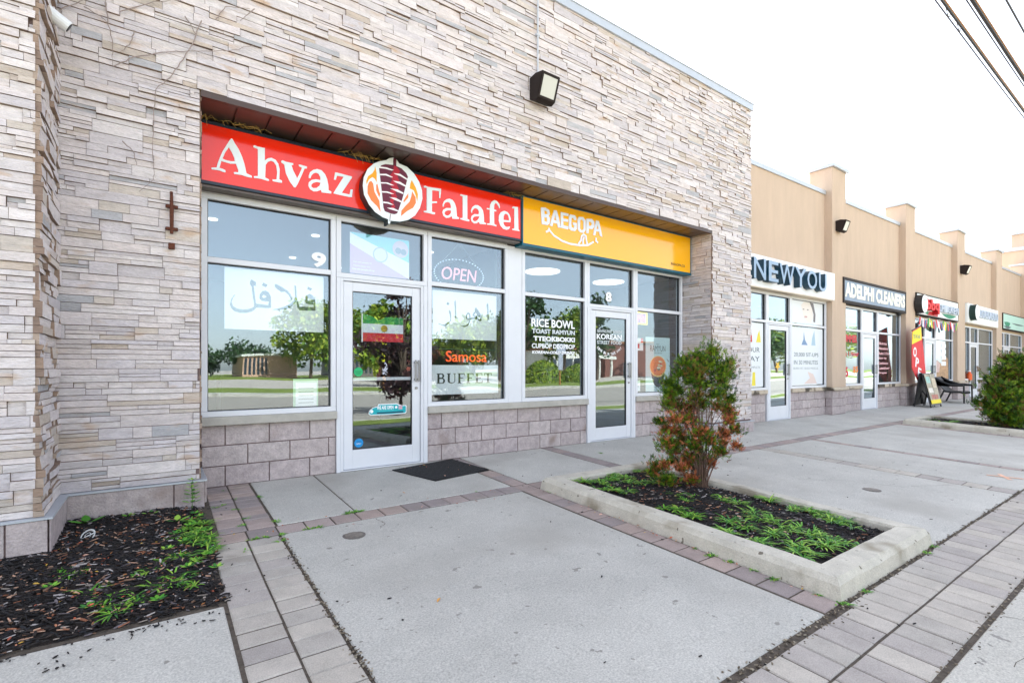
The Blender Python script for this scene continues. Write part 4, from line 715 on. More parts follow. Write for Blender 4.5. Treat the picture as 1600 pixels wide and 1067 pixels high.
mY = mat('led_yellow', sr(240, 220, 20), .5, emit=(1, .9, .05), estr=.3)
b = MB(); b.box(6.78, 7.18, .048, .055, 2.12, 2.145); b.box(6.78, 7.18, .048, .055, 1.925, 1.95); b.box(7.15, 7.18, .048, .055, 1.95, 2.12); b.box(6.78, 6.81, .048, .055, 1.95, 2.12); b.build('yellow_border', mY, t)
text('OPEN', 6.815, 7.14, 1.965, 2.1, .05, .004, 'led_letters', mat('led_pink', sr(240, 120, 220), .5, emit=(1, .3, .85), estr=.3), t, bold=.03)
t = sheetthing('ramen_poster', 'pale poster reading RAMYUN over an orange noodle bowl', 'poster', 7.115, 7.80, .72, 1.71, .033, simple('poster_blue', (196, 218, 220)))
text('HOT', 7.41, 7.5, 1.575, 1.6, .0322, .0005, 'small_lettering', M['ink'], t); text('RAMYUN', 7.24, 7.67, 1.455, 1.56, .0322, .0005, 'title', M['ink'], t); text('NOODLES', 7.36, 7.57, 1.41, 1.44, .0322, .0005, 'small_lettering', simple('slate_ink', ()), t)
b = MB(); b.prism([(7.46+.19*math.cos(a), .0322, 1.1+.30*math.sin(a)) for a in [math.pi+math.pi*k/16 for k in range(17)]], (0, .0005, 0)); b.build('bowl_base', simple('bowl_dark', (56, 56, 60)), t)
def oval(x, z, rx, rz, y, name, m): b = MB(); b.prism([(x+rx*math.cos(2*math.pi*k/28), y, z+rz*math.sin(2*math.pi*k/28)) for k in range(28)], (0, .0004, 0)); return b.build(name, m, t)
oval(7.46, 1.18, .235, .195, .0317, 'bowl_rim', simple('bowl_rim', (240, 200, 120))); oval(7.46, 1.185, .215, .175, .0313, 'soup', simple('soup', (232, 116, 24)))
rq = random.Random(2)
for k in range(12): oval(7.46+rq.uniform(-.1, .1), 1.19+rq.uniform(-.09, .08), .035, .02, .031-.0002*k, 'topping', simple(*[('top_a', (214, 196, 150)), ('top_b', (90, 100, 60)), ('top_c', (190, 50, 30)), ('top_d', (236, 220, 190))][k % 4]))
text('COMBO', 7.39, 7.53, .855, .885, .0322, .0005, 'small_lettering', simple('slate_ink', ()), t); plate(7.41, 7.51, .80, .815, .0322, .0005, 'text_line', M['grey'], t)
t = sheetthing('menu_card', 'small white menu card with red corner under the pink open sign', 'menu card', 6.83, 7.05, 1.46, 1.68, .034, M['paper']); plate(6.98, 7.05, 1.6, 1.68, .0333, .0005, 'red_corner', simple('flag_red', ()), t); plate(6.88, 6.95, 1.5, 1.58, .0333, .0005, 'red_corner', simple('flag_red', ()), t)
t = sheetthing('menu_card', 'plain white card at the bottom corner of the window beside the door', 'menu card', 6.815, 6.97, .74, .93, .034, M['paper']); plate(6.84, 6.94, .82, .83, .0333, .0005, 'text_line', M['grey'], t)
# posters in the tan row
t = sheetthing('window_poster', 'tall white poster reading 20,000 SIT-UPS IN 30 MINUTES beside the glass door', 'poster', 12.32, 14.02, .74, 2.15, .0022, simple('poster_white', (226, 230, 234)))
text('20,000 SIT-UPS', 12.5, 14.0-.22, 1.42, 1.53, .0012, .0008, 'title', simple('slate_ink', ()), t); text('IN 30 MINUTES', 12.5, 13.75, 1.24, 1.34, .0012, .0008, 'title', simple('slate_ink', ()), t); text('BURN FAT. BUILD MUSCLE.', 12.48, 13.78, 1.12, 1.17, .0012, .0008, 'small_lettering', M['grey'], t)
glyph([[(12.88, 1.72), (13.2, 1.72), (13.06, 1.85), (13.0, 2.05), (12.98, 1.86)]], .0012, .0008, 'blue_garment', simple('garment', (120, 150, 186)), t); glyph([[(13.4, 1.72), (13.62, 1.72), (13.56, 2.1), (13.44, 1.9)]], .0012, .0008, 'blue_garment', simple('garment_pale', (170, 196, 214)), t)
glyph([[(13.0, .76), (13.7, .76), (13.5, 1.0), (13.2, 1.06), (13.32, .9)]], .0012, .0008, 'arm_print', simple('skin_pale', (226, 206, 198)), t)
t = sheetthing('window_poster', 'pale photo poster of a smiling face with dark hair in the upper window', 'poster', 12.32, 14.02, 2.25, 2.8, .0022, simple('poster_white', ()))
glyph([[(13.3, 2.8), (13.5, 2.78), (13.62, 2.5), (13.6, 2.3), (13.5, 2.32), (13.52, 2.5), (13.42, 2.66)]], -.0008, .0008, 'dark_hair', simple('hair_print', (120, 116, 120)), t)
glyph([[(12.86, 2.7), (13.0, 2.78), (13.3, 2.79), (13.45, 2.62), (13.5, 2.42), (13.36, 2.28), (13.16, 2.3), (12.98, 2.42)]], .0004, .0008, 'face', simple('skin_paler', (230, 222, 216)), t)
for a in (12.98, 13.2): oval(a, 2.6, .05, .012, -.0016, 'eye', simple('hair_print', ()))
oval(13.1, 2.42, .08, .02, -.0016, 'smile', simple('lip_print', (200, 160, 156)))
t = sheetthing('window_poster', 'white poster with red and yellow shapes half hidden by the stone pillar', 'poster', 9.56, 11.08, .74, 2.15, .0022, simple('poster_white', ()))
for s_, z in (('YOUR', 1.5), ('DAY', 1.3)): text(s_, 10.3, 10.93, z, z+.11, .0012, .0008, 'title', simple('slate_ink', ()), t)
text('COMPLETE', 10.45, 10.95, 1.14, 1.19, .0012, .0008, 'small_lettering', M['grey'], t)
glyph([[(10.4, 1.72), (10.62, 1.72), (10.6, 1.9), (10.5, 2.12), (10.46, 1.9)]], .0012, .0008, 'red_shape', simple('poster_red', (206, 60, 50)), t); glyph([[(10.78, 1.72), (10.98, 1.72), (10.92, 2.0), (10.85, 1.9)]], .0012, .0008, 'yellow_shape', simple('poster_yel', (232, 214, 70)), t); glyph([[(10.6, .76), (10.76, .76), (10.74, 1.06), (10.64, 1.06)]], .0012, .0008, 'yellow_shape', simple('poster_yel', ()), t)
t = thing('door_ornament', 'small yellow star ornament on the glass door under the teal lettered sign', 'ornament', (11.7, -.01, 1.1)); glyph([[(11.7+.12*(1 if k % 2 else .45)*math.sin(math.pi*k/5), 1.2+.12*(1 if k % 2 else .45)*math.cos(math.pi*k/5)) for k in range(10)]], -.012, .002, 'star', simple('star_yel', (240, 190, 60)), t)
rp = random.Random(21)
t = thing('window_lettering', 'red price words and offers on the left window of the cleaners shop', 'window lettering', (15.6, 0, .8)); t['label'] = 'red price words and numbers on the first window of the cleaners shop'
text('SUMMER', 15.2, 16.2, 1.86, 2.08, .0025, .001, 'price_line', simple('price_red', (206, 50, 66)), t, bold=.05); text('Sale 1 Hour', 15.1, 16.3, 1.48, 1.62, .0025, .001, 'price_line', simple('price_red', ()), t, bold=.03); text('6', 15.35, 15.6, .9, 1.2, .0025, .001, 'price_digit', simple('price_red', ()), t, bold=.04); text('$5', 15.9, 16.25, 1.0, 1.2, .0025, .001, 'price_digit', simple('price_or', (240, 130, 40)), t, bold=.04)
t = thing('window_lettering', 'faded red service list on the second window of the cleaners shop', 'window lettering', (18.3, 0, .8))
for k in range(7): text(['Shirts', 'Alterations', 'Suits 2 for', 'Same day', 'Comforters', 'Leather', 'Drapes'][k], 17.75, 18.4+.12*(k % 3), 1.86-.15*k, 1.94-.15*k, .0025, .001, 'service_line', simple('price_pink', (236, 186, 190)), t, bold=.03)
# bunting under the bbq sign
t = thing('flag_bunting', 'string of small coloured flags hanging under the bbq shop sign', 'bunting', (22.4, -.24, 2.5))
b = MB(); pts = [(20.4+4.4*k/20, -.24, 2.86-.05*math.sin(math.pi*(k % 5)/5)) for k in range(21)]; b.tube(pts, .006, 4); b.build('string', M['pw'], t)
FL = [('flag_red', ()), ('flag_white', ()), ('bunt_blue', (60, 90, 150)), ('flag_green', ()), ('poster_yel', ()), ('poster_red', ())]
for k in range(16):
    x = 20.5+.27*k; z = 2.84-.04*(k % 3); h_ = .26+.05*rp.random()
    a, c = FL[k % 6], FL[(k*5+1) % 6]; tw = rp.uniform(-.05, .05)
    b = MB(); b.add([(x, -.24, z), (x+.1, -.25, z), (x+.1, -.25+tw, z-h_), (x, -.24+tw, z-h_*.9)], [(0, 1, 2, 3)]); b.prism([(x, -.243, z), (x+.1, -.253, z), (x+.1, -.253+tw, z-h_), (x, -.243+tw, z-h_*.9)], (0, .004, 0)); p = b.build('pennant', simple(a[0], a[1]), t)
    b = MB(); b.prism([(x+.1, -.253, z), (x+.2, -.243, z), (x+.2, -.243+tw, z-h_*.95), (x+.1, -.253+tw, z-h_)], (0, .004, 0)); b.build('stripe', simple(c[0], c[1]), p)
for x in (23.75,):
    t = thing('window_notices', 'column of four white notices on the bbq shop window', 'notices', (x, 0, 1.5))
    for k in range(4): plate(x, x+.55, 1.9-.22*k, 2.06-.22*k, .0, .002, 'notice', M['paper'], t)
t = thing('food_print', 'brown printed food picture on the lower bbq shop window', 'print', (23.7, 0, .7))
glyph([[(23.0, .74), (24.6, .74), (24.55, 1.5), (24.1, 1.62), (23.7, 1.3), (23.3, 1.45), (23.05, 1.2)]], .001, .001, 'brown_print', simple('food_brown', (178, 140, 104), nscale=6, namt=.4), t); glyph([[(23.0, 1.0), (23.5, 1.0), (23.6, 1.3), (23.3, 1.45), (23.05, 1.3)]], .0, .0008, 'pale_print', simple('food_pale', (206, 176, 170), nscale=8, namt=.3), t)
# ---------------------------------------------------------------- feather flag, board, chair, cone
t = thing('feather_banner', 'red and yellow feather banner reading OPEN, leaning on the base of the pilaster', 'banner', (19.94, -.45, -.06))
o_ = [(19.06, 2.30), (19.83, 2.49), (20.06, 1.77), (20.29, 1.0), (20.23, .57), (19.94, .44), (19.5, .78), (19.01, 1.15), (19.0, 1.75)]
glyph([o_], -.46, .012, 'red_cloth', simple('banner_red', (214, 16, 34)), t)
glyph([[(19.055, 2.27), (19.83, 2.46), (19.9, 2.06), (19.0, 1.88)]], -.4615, .001, 'yellow_top', simple('banner_yel', (238, 216, 24)), t)
text('YES WE ARE', 19.12, 19.75, 2.08, 2.2, -.463, .001, 'small_lettering', simple('banner_teal', (50, 120, 140)), t)
for k, (ch, x, z) in enumerate((('O', 19.09, 1.53), ('P', 19.29, 1.2), ('E', 19.51, .88), ('N', 19.74, .56))):
    Mt = Matrix.Translation((x, 0, z)) @ Matrix.Rotation(R(12), 4, 'Y') @ Matrix.Translation((-x, 0, -z)); text(ch, x, x+.3, z, z+.31, -.463, .0012, 'letter', M['pw'], t, bold=.03, M=Mt)
b = MB(); b.tube([(19.94, -.44, .0), (19.86, -.44, .6), (19.93, -.445, 2.0), (19.83, -.445, 2.5), (19.05, -.445, 2.31)], .018, 8); b.build('pole', M['black'], t)
for dx, dy in ((.38, .05), (-.35, .1), (.1, -.32), (0, .22)): b = MB(); b.tube([(19.94, -.44, .45), (19.94+dx, -.44+dy, -.06)], .014, 6); b.build('foot_leg', M['black'], t)
t = thing('sandwich_board', 'sandwich board with food photos and a yellow strip standing before the banner', 'sandwich board', (20.1, -.75, -.08))
for nm, y0, y1 in (('front_panel', -.80, -.62), ('back_panel', -.38, -.56)):
    P0, P1 = Vector((19.5, y0, -.02)), Vector((19.35, y1, .98)); wv = Vector((1.0, 0, 0)); n_ = (P1-P0).cross(wv).normalized()*.02
    b = MB(); b.prism([P0, P0+wv, P1+wv, P1], n_); pn = b.build(nm, M['black'], t)
    if nm[0] == 'f':
        q = lambda u, v, o: P0.lerp(P1, v)+wv*u-n_*o
        sg = -1 if n_.y > 0 else 1
        def lay(u0, u1, v0, v1, o, name, m): bb = MB(); bb.prism([q(u0, v0, 0)+Vector((0, -o, 0)), q(u1, v0, 0)+Vector((0, -o, 0)), q(u1, v1, 0)+Vector((0, -o, 0)), q(u0, v1, 0)+Vector((0, -o, 0))], (0, .004, 0)); bb.build(name, m, pn)
        lay(.03, .97, .18, .98, .028, 'printed_photo', simple('board_print', (170, 160, 140), nscale=5, namt=.35)); lay(.03, .97, .06, .18, .03, 'yellow_strip', simple('banner_yel', ()))
        lay(.08, .45, .7, .9, .031, 'mint_patch', simple('board_mint', (150, 190, 180), nscale=9, namt=.3)); lay(.1, .5, .4, .55, .031, 'white_patch', simple('board_white', (224, 216, 206), nscale=9, namt=.3)); lay(.2, .8, .2, .34, .031, 'red_patch', simple('board_red', (176, 110, 96), nscale=9, namt=.4)); lay(.6, .9, .55, .85, .031, 'tan_patch', simple('board_tan', (200, 184, 158), nscale=9, namt=.3))
        lay(.495, .51, .18, .98, .033, 'divider', M['black'])
for x in (19.5, 20.48):
    for y0, y1 in ((-.80, -.6), (-.38, -.58)): b = MB(); b.tube([(x, y0, -.075), (x-.14, y1, 1.0)], .018, 6); b.build('leg', M['black'], t)
t = thing('wicker_chair', 'low black wicker armchair with a sloping back in front of the bbq shop', 'chair', (23.12, -.47, -.07))
mw = mat('black_wicker', sr(34, 32, 34), .5, nscale=60, namt=.3, bump=.6, bscale=90)
L_ = lambda x, y, z: (23.12+y*1.5, -.47-x*.98, -.07+z)
def shell(pts, w0, w1, name, th=.03):
    b = MB(); n = len(pts); V = []; F = []; m_ = 6
    for (x, z) in pts:
        for k in range(m_+1): y = w0+(w1-w0)*k/m_; V.append(L_(x+.03*math.cos(math.pi*(k/m_-.5)) - .03, y, z))
    for i in range(n-1):
        for k in range(m_): a = i*(m_+1)+k; F.append((a, a+1, a+m_+2, a+m_+1))
    N0 = len(V); V += [(v[0], v[1], v[2]-th) for v in V]; F += [tuple(N0+i for i in f[::-1]) for f in F]
    for i in range(n-1):
        for k in (0, m_): a = i*(m_+1)+k; F.append((a, a+m_+1, N0+a+m_+1, N0+a))
    b.add(V, F); return b.build(name, mw, t)
shell([(-.42, .9), (-.3, .72), (-.16, .52), (-.05, .42)], -.3, .3, 'backrest'); shell([(-.1, .43), (.1, .40), (.35, .41), (.42, .38)], -.3, .3, 'seat', th=.06)
for s_ in (-1, 1):
    b = MB(); b.tube([L_(-.42, .32*s_, .88), L_(-.2, .33*s_, .74), (*L_(.05, .34*s_, .64),), L_(.42, .34*s_, .62)], [.03, .035, .035, .03], 8); b.build('armrest', mw, t)
    b = MB(); b.tube([L_(.42, .33*s_, .62), L_(.43, .33*s_, 0)], .026, 8); b.build('leg', mw, t); b = MB(); b.tube([L_(-.12, .31*s_, .45), L_(-.3, .31*s_, 0)], .026, 8); b.build('leg', mw, t)
    b = MB(); V = [L_(-.44, .33*s_, .92), L_(-.2, .33*s_, .78), L_(.1, .33*s_, .66), L_(.42, .33*s_, .63), L_(.42, .33*s_, .58), L_(.0, .33*s_, .575), L_(-.2, .33*s_, .58), L_(-.34, .33*s_, .62)]; b.prism(V, (0, .02*s_, 0)); b.build('side_panel', mw, t)
t = thing('orange_bottle', 'orange bottle standing on the sill of the white signed shop', 'bottle', (27.15, -.05, .66))
b = MB(); b.tube([(27.15, -.06, .663), (27.15, -.06, .9), (27.15, -.06, .95), (27.15, -.06, 1.0)], [.09, .09, .05, .05], 12); b.build('bottle_body', simple('bottle_orange', (236, 96, 40), rough=.3), t); b = MB(); b.tube([(27.15, -.06, 1.0), (27.15, -.06, 1.04)], .055, 10); b.build('cap', M['pw'], t)
# ---------------------------------------------------------------- door mat, drains, paint mark, cup
b = MB(); mq = [(2.25, -.24), (3.14, -.06), (3.25, -.80), (2.47, -.93)]
N_ = 24; V = []; F = []
for i in range(N_+1):
    for k in range(N_+1):
        u, v = i/N_, k/N_; a = Vector((*mq[0], 0)).lerp(Vector((*mq[1], 0)), u); c = Vector((*mq[3], 0)).lerp(Vector((*mq[2], 0)), u); p = a.lerp(c, v)
        rim = .004 if min(u, v, 1-u, 1-v) < .05 else (.0035 if (i+k) % 3 else .0005); V.append((p.x, p.y, zg(p.y)+.008+rim+(.006*math.sin(u*9)*v if v > .8 else 0)))
for i in range(N_):
    for k in range(N_): a = i*(N_+1)+k; F.append((a, a+1, a+N_+2, a+N_+1))
b.add(V, F); b.prism([(x, y, zg(y)+.001) for x, y in mq], (0, 0, .008))
tag(b.build('door_mat', mat('mat_rubber', sr(30, 30, 32), .9, nscale=60, namt=.5, bump=.8, bscale=120)), 'ribbed black rubber mat littered with dry leaves by the entrance', 'door mat')
for (x, y, r, lab) in ((1.225, -2.035, .085, 'round brown metal cover near the weeds in the nearest big slab'), (6.44, -3.66, .09, 'round grey metal cover in the slab behind the near planter')):
    t = thing('drain_cover', lab, 'drain cover', (x, y, zg(y)))
    b = MB(); b.tube([(x, y, zg(y)-.01), (x, y, zg(y)+.003)], r, 28); b.build('cover_plate', simple('worn_iron', (104, 98, 94), nscale=40, namt=.3), t)
    b = MB(); b.tube([(x, y, zg(y)+.002), (x, y, zg(y)+.006)], r*.8, 28); b.build('raised_disc', simple('worn_iron2', (122, 114, 106), nscale=30, namt=.3), t)
b = MB()
for a in (.5, 2.0):
    d = Vector((math.cos(a), math.sin(a), 0)); n = Vector((-d.y, d.x, 0)); c = Vector((8.7, -4.33, 0)); L = .17
    pts = [c-d*L-n*.02, c+d*L-n*.026, c+d*L+n*.02, c-d*L+n*.028]; b.face([(p.x, p.y, zg(p.y)+(.004 if a < 1 else .0046)) for p in pts])
tag(b.build('painted_cross', simple('orange_spray', (222, 170, 140), nscale=12, namt=.15)), 'faded orange spray paint cross on the far slab', 'paint mark', kind='structure')
t = thing('plastic_lid', 'clear crushed plastic lid lying on the dark mulch', 'plastic lid', (-.41, -1.2, -.06))
b = MB(); rr = random.Random(4); ce = Vector((-.41, -1.2, -.045)); X_ = Vector((.75, -.1, .35)).normalized()*.048; Y_ = Vector((-.1, .5, .8)).normalized()*.042
for r0, r1, zz in ((1, .86, 0), (.86, .8, -.008), (.45, .38, .004)):
    for k in range(24):
        p = [ce+(X_*math.cos(2*math.pi*(k+d)/24)+Y_*math.sin(2*math.pi*(k+d)/24))*r+Vector((0, zz, 0)) for d, r in ((0, r0), (1, r0), (1, r1), (0, r1))]; b.face(p)
b.prism([ce-X_*.8-Y_*.05, ce+X_*.8-Y_*.1, ce+X_*.8+Y_*.06, ce-X_*.8+Y_*.08], (0, -.004, 0)); b.build('lid_ring', simple('clear_plastic', (206, 208, 208), rough=.2), t)
# ---------------------------------------------------------------- planters
def planter(x0, x1, y0, y1, label, full=True):
    t = thing('planter', label, 'planter', ((x0+x1)/2, (y0+y1)/2, zg((y0+y1)/2)), 'concrete planters in the plaza')
    rp_ = random.Random(9); pr = [(0, -.03), (.02, .085), (.05, .12), (.19, .122), (.2, .10), (.2, -.02)]
    C4 = [(x0, y0), (x1, y0), (x1, y1), (x0, y1)]; IN = [(1, 1), (-1, 1), (-1, -1), (1, -1)]
    for s_ in range(4):
        a, c = C4[s_], C4[(s_+1) % 4]; ia, ic = IN[s_], IN[(s_+1) % 4]; n = 22; V = []; F = []
        for k in range(n+1):
            u = k/n; g_ = .004*(1 if u == 0 else -1 if u == 1 else 0)
            for (o, z) in pr:
                A = (a[0]+ia[0]*o, a[1]+ia[1]*o); B = (c[0]+ic[0]*o, c[1]+ic[1]*o); x = A[0]+(B[0]-A[0])*u; y = A[1]+(B[1]-A[1])*u
                nz = noise.noise(Vector((x*5, y*5, o*30)))*.006
                x += nz*(1 if s_ in (1, 3) else 0); y += nz*(1 if s_ in (0, 2) else 0)
                if s_ in (0, 2): x += g_
                else: y += g_
                V.append((x, y, zg(y)+z+(noise.noise(Vector((x*4, y*4, 7)))*.006 if z > .05 else 0)))
        m_ = len(pr)
        for k in range(n):
            for j in range(m_-1): q_ = k*m_+j; F.append((q_, q_+m_, q_+m_+1, q_+1))
        F += [tuple(range(m_)), tuple(n*m_+j for j in range(m_))[::-1]]
        b = MB(); b.add(V, F); b.build('kerb_segment', M['kerb'], t)
    sb = MB(); N_ = 20; V = []; F = []
    for i in range(N_+1):
        for k in range(N_+1):
            x = x0+.19+(x1-x0-.38)*i/N_; y = y0+.19+(y1-y0-.38)*k/N_; V.append((x, y, zg(y)+bedh(x, y, x0, x1, y0, y1)))
    for i in range(N_):
        for k in range(N_): a = i*(N_+1)+k; F.append((a, a+N_+1, a+N_+2, a+1))
    sb.add(V, F); sb.build('soil', M['soil'], t)
    return t
def bedh(x, y, x0, x1, y0, y1):
    e = min(x-x0, x1-x, y-y0, y1-y); return .055+.03*min(1, max(0, (e-.2)/.3))+.012*noise.noise(Vector((x*4, y*4, 2)))
PL1 = (3.28, 4.96, -4.585, -1.74); PL2 = (13.82, 15.5, -4.6, -1.75)
planter(*PL1, 'low concrete planter in the foreground holding the half brown shrub'); planter(*PL2, 'low concrete planter farther along holding the dense green shrub')
# mulch chips
CH = [(.010, .008, .009), (.013, .011, .012), (.018, .014, .014), (.012, .012, .016), (.008, .007, .008), (.022, .017, .016), (.02, .013, .011)]
CL = [sr(150, 138, 130), sr(176, 168, 166), sr(150, 96, 70), sr(120, 92, 74), sr(100, 92, 96), sr(190, 150, 126)]
def chip(b, x, y, z, L, W, a, tl, c, rg_):
    d = Vector((math.cos(a), math.sin(a), tl)).normalized(); n = Vector((-math.sin(a), math.cos(a), rg_.uniform(-.5, .5))).normalized(); u = d.cross(n)*.004; p = Vector((x, y, z))
    q = [p-d*L-n*W*.6, p-n*W, p+d*L-n*W*.4, p+d*L*1.05+n*W*.5, p+n*W, p-d*L+n*W*.7]
    b.prism(q, u, c)
def mulch(label, n, area, hf, rg_, big=1, light=.15):
    b = MB()
    while n:
        x = rg_.uniform(area[0], area[1]); y = rg_.uniform(area[2], area[3]); h = hf(x, y)
        if h is None: continue
        n -= 1; lt = rg_.random() < light
        chip(b, x, y, h+rg_.uniform(-.002, .014), rg_.uniform(.008, .028)*big, rg_.uniform(.0025, .007)*big, rg_.gauss(-.3, .8), rg_.uniform(-.35, .35), jit(rg_.choice(CL) if lt else rg_.choice(CH), .2, rg_), rg_)
    tag(b.build('mulch', M['mulch']), label, 'mulch', kind='stuff')
def bed1(x, y):
    if x > .345-.03+.02*math.sin(y*9) or y < -2.665+.02*math.sin(x*11): 
        return None
    if y > -.655 and x > -.6: return None
    if y > -1.36 and x < -.585: return None
    e = min(.33-x, y+2.68); return zg(y)-.005+.03*min(1, max(0, e/.25))+.012*noise.noise(Vector((x*3, y*3, 5)))
b = MB(); V = []; F = []; nx, ny = 50, 40
for i in range(nx+1):
    for k in range(ny+1):
        x = -2.6+2.93*i/nx; y = -2.68+2.05*k/ny; e = min(.33-x, y+2.68); V.append((x, y, zg(y)-.012+.03*min(1, max(0, e/.25))+.012*noise.noise(Vector((x*3, y*3, 5)))))
for i in range(nx):
    for k in range(ny):
        a = i*(ny+1)+k; x = V[a][0]; y = V[a][1]
        F.append((a, a+ny+1, a+ny+2, a+1))
b.add(V, F); tag(b.build('planting_bed', M['soil']), 'dark soil bed at the foot of the stone wall', 'soil bed', kind='structure')
mulch('dark shredded bark mulch at the foot of the stone wall', 9000, (-1.7, .34, -2.67, -.64), bed1, random.Random(1))
mulch('dark bark mulch inside the near planter', 6000, (3.47, 4.77, -4.4, -1.92), lambda x, y: zg(y)+bedh(x, y, *PL1), random.Random(2), 1.1, .12)
mulch('dark bark mulch inside the farther planter', 1500, (14.0, 15.3, -4.4, -1.94), lambda x, y: zg(y)+bedh(x, y, *PL2), random.Random(3), 1.5, .05)
b = MB(); r6 = random.Random(6)        # chips and dry leaves strewn on the paving
for k in range(170):
    if k < 60: x, y = r6.uniform(-.7, .3), -2.7-abs(r6.gauss(0, .12))
    elif k < 80: x, y = r6.uniform(.3, .8), r6.uniform(-2.6, -.1)
    elif k < 130: x, y = r6.uniform(.8, 9), r6.uniform(-4.5, -.1)
    else: x, y = r6.uniform(2.2, 12), r6.uniform(-5.1, -4.6)
    if PL1[0] < x < PL1[1] and PL1[2] < y < PL1[3]: continue
    chip(b, x, y, zg(y)+.004, r6.uniform(.004, .014), r6.uniform(.002, .005), r6.uniform(0, 3.1), 0, r6.choice(CH), r6)
for k in range(1500):
    m_ = k % 4
    if m_ == 0: x, y = r6.uniform(.7, 3.4), -4.62+r6.gauss(0, .025)
    elif m_ == 1: x, y = r6.uniform(1.2, 9), -5.13+r6.gauss(0, .022)
    elif m_ == 2: x, y = r6.uniform(3.2, 8), -4.6+r6.gauss(0, .012)
    else: x, y = .757+r6.gauss(0, .012), r6.uniform(-4.6, -1.8)
    chip(b, x, y, zg(y)-.004+r6.uniform(0, .006), r6.uniform(.003, .009), r6.uniform(.002, .006), r6.uniform(0, 3.1), 0, jit(r6.choice([sr(96, 84, 70), sr(120, 108, 92), sr(70, 60, 50), sr(150, 140, 124)]), .2, r6), r6)
tag(b.build('strewn_chips', M['mulch']), 'loose bark chips and grit strewn on the paving', 'bark chips', kind='stuff')
LC = [sr(190, 96, 66), sr(206, 140, 108), sr(170, 110, 60), sr(200, 160, 70), sr(214, 170, 150), sr(150, 80, 60)]
def leaf(b, x, y, z, s, c, rg_):
    a = rg_.uniform(0, 6.3); d = Vector((math.cos(a), math.sin(a), rg_.uniform(-.3, .3))); n = Vector((-math.sin(a), math.cos(a), rg_.uniform(-.4, .4)))*.5; p = Vector((x, y, z)); cu = Vector((0, 0, s*.25))
    q = [p-d*s, p-d*s*.4+n*s*.8+cu, p+d*s*.4+n*s*.7+cu, p+d*s, p+d*s*.4-n*s*.7+cu*.6, p-d*s*.4-n*s*.8+cu*.6]; b.add([*q, p], [(6, 0, 1), (6, 1, 2), (6, 2, 3), (6, 3, 4), (6, 4, 5), (6, 5, 0)], c)
b = MB(); r7 = random.Random(7)
for k in range(320):
    if k < 200: x, y = r7.uniform(-.6, .36), r7.uniform(-2.66, -.9); h = bed1(x, y)
    elif k < 250: x, y = r7.uniform(3.5, 4.75), r7.uniform(-4.3, -1.95); h = zg(y)+bedh(x, y, *PL1)
    elif k < 262: u, v = r7.random(), r7.random(); x, y = 2.4+u*.75, -.85+.7*v; h = zg(y)+.012
    elif k < 300: x = 3.24+r7.gauss(0, .03); y = r7.uniform(-4.5, -2); h = zg(y)+.002
    else: x, y = r7.uniform(.4, 3), r7.uniform(-1.9, -1.45); h = zg(y)+.002
    if h is None: continue
    leaf(b, x, y, h+.012, r7.uniform(.007, .018), jit(r7.choice(LC), .15, r7), r7)
leaf(b, 1.31, -3.28, zg(-3.28)+.004, .022, sr(214, 160, 90), r7); leaf(b, 2.0, -1.17, zg(-1.17)+.004, .018, sr(206, 150, 90), r7)
tag(b.build('fallen_leaves', M['leaf']), 'small dry orange leaves scattered over mulch and paving', 'fallen leaves', kind='stuff')
# grass tufts and weeds
GC = [sr(96, 156, 44), sr(70, 134, 40), sr(120, 176, 60), sr(52, 108, 44), sr(144, 182, 66)]
def tuft(b, x, y, z, n, L, rg_, W=.0045, flat=.5):
    for k in range(n):
        a = rg_.uniform(0, 6.3); l = L*rg_.uniform(.5, 1.1); w_ = W*rg_.uniform(.7, 1.3); up = rg_.uniform(.25, 1)*flat*1.6; d = Vector((math.cos(a), math.sin(a), 0)); s = Vector((-d.y, d.x, 0))*w_; c = jit(rg_.choice(GC), .15, rg_)
        P = [Vector((x, y, z))+Vector((rg_.gauss(0, .006), rg_.gauss(0, .006), 0))]
        for q in (.35, .7, 1): P.append(P[0]+d*l*q+Vector((0, 0, l*(up*q-up*.75*q*q))))
        V = [P[0]-s*.6, P[0]+s*.6, P[1]-s, P[1]+s, P[2]-s*.8, P[2]+s*.8, P[3]]; b.add(V, [(0, 1, 3, 2), (2, 3, 5, 4), (4, 5, 6)], c)
def broad(b, x, y, z, n, s, rg_):
    for k in range(n):
        a = 6.3*k/n+rg_.uniform(-.3, .3); d = Vector((math.cos(a), math.sin(a), .35)); nn = Vector((-math.sin(a), math.cos(a), 0))*s*.32; p = Vector((x, y, z))+d*s*.2; c = jit(rg_.choice(GC), .15, rg_)
        b.add([p, p+d*s*.35+nn, p+d*s*.8+nn*.8, p+d*s*1.1, p+d*s*.8-nn*.8, p+d*s*.35-nn, p+d*s*.5+Vector((0, 0, .004))], [(6, 0, 1), (6, 1, 2), (6, 2, 3), (6, 3, 4), (6, 4, 5), (6, 5, 0)], c)
r8 = random.Random(18)
b = MB()
for x, y in [(-.47,-1.78),(-.42,-1.87),(-.25,-2.38),(-.21,-2.32),(-.16,-2.5),(-.01,-2.02),(.03,-1.88),(.1,-2.2),(.05,-2.31),(.17,-1.29),(.27,-1.36),(.2,-1.6),(.3,-1.61),(.3,-1.2),(.31,-1.84),(-.02,-2.31),(.12,-2.31),(-.29,-2.18),(-.11,-2.39),(.22,-2.0),(.25,-1.5),(.12,-1.5),(.2,-1.42),(.3,-1.72),(.1,-1.85),(.24,-1.1)]:
    for q in range(3): tuft(b, x+r8.gauss(0, .025), y+r8.gauss(0, .03), zg(y)+.018, r8.randint(10, 18), r8.uniform(.06, .13), r8)
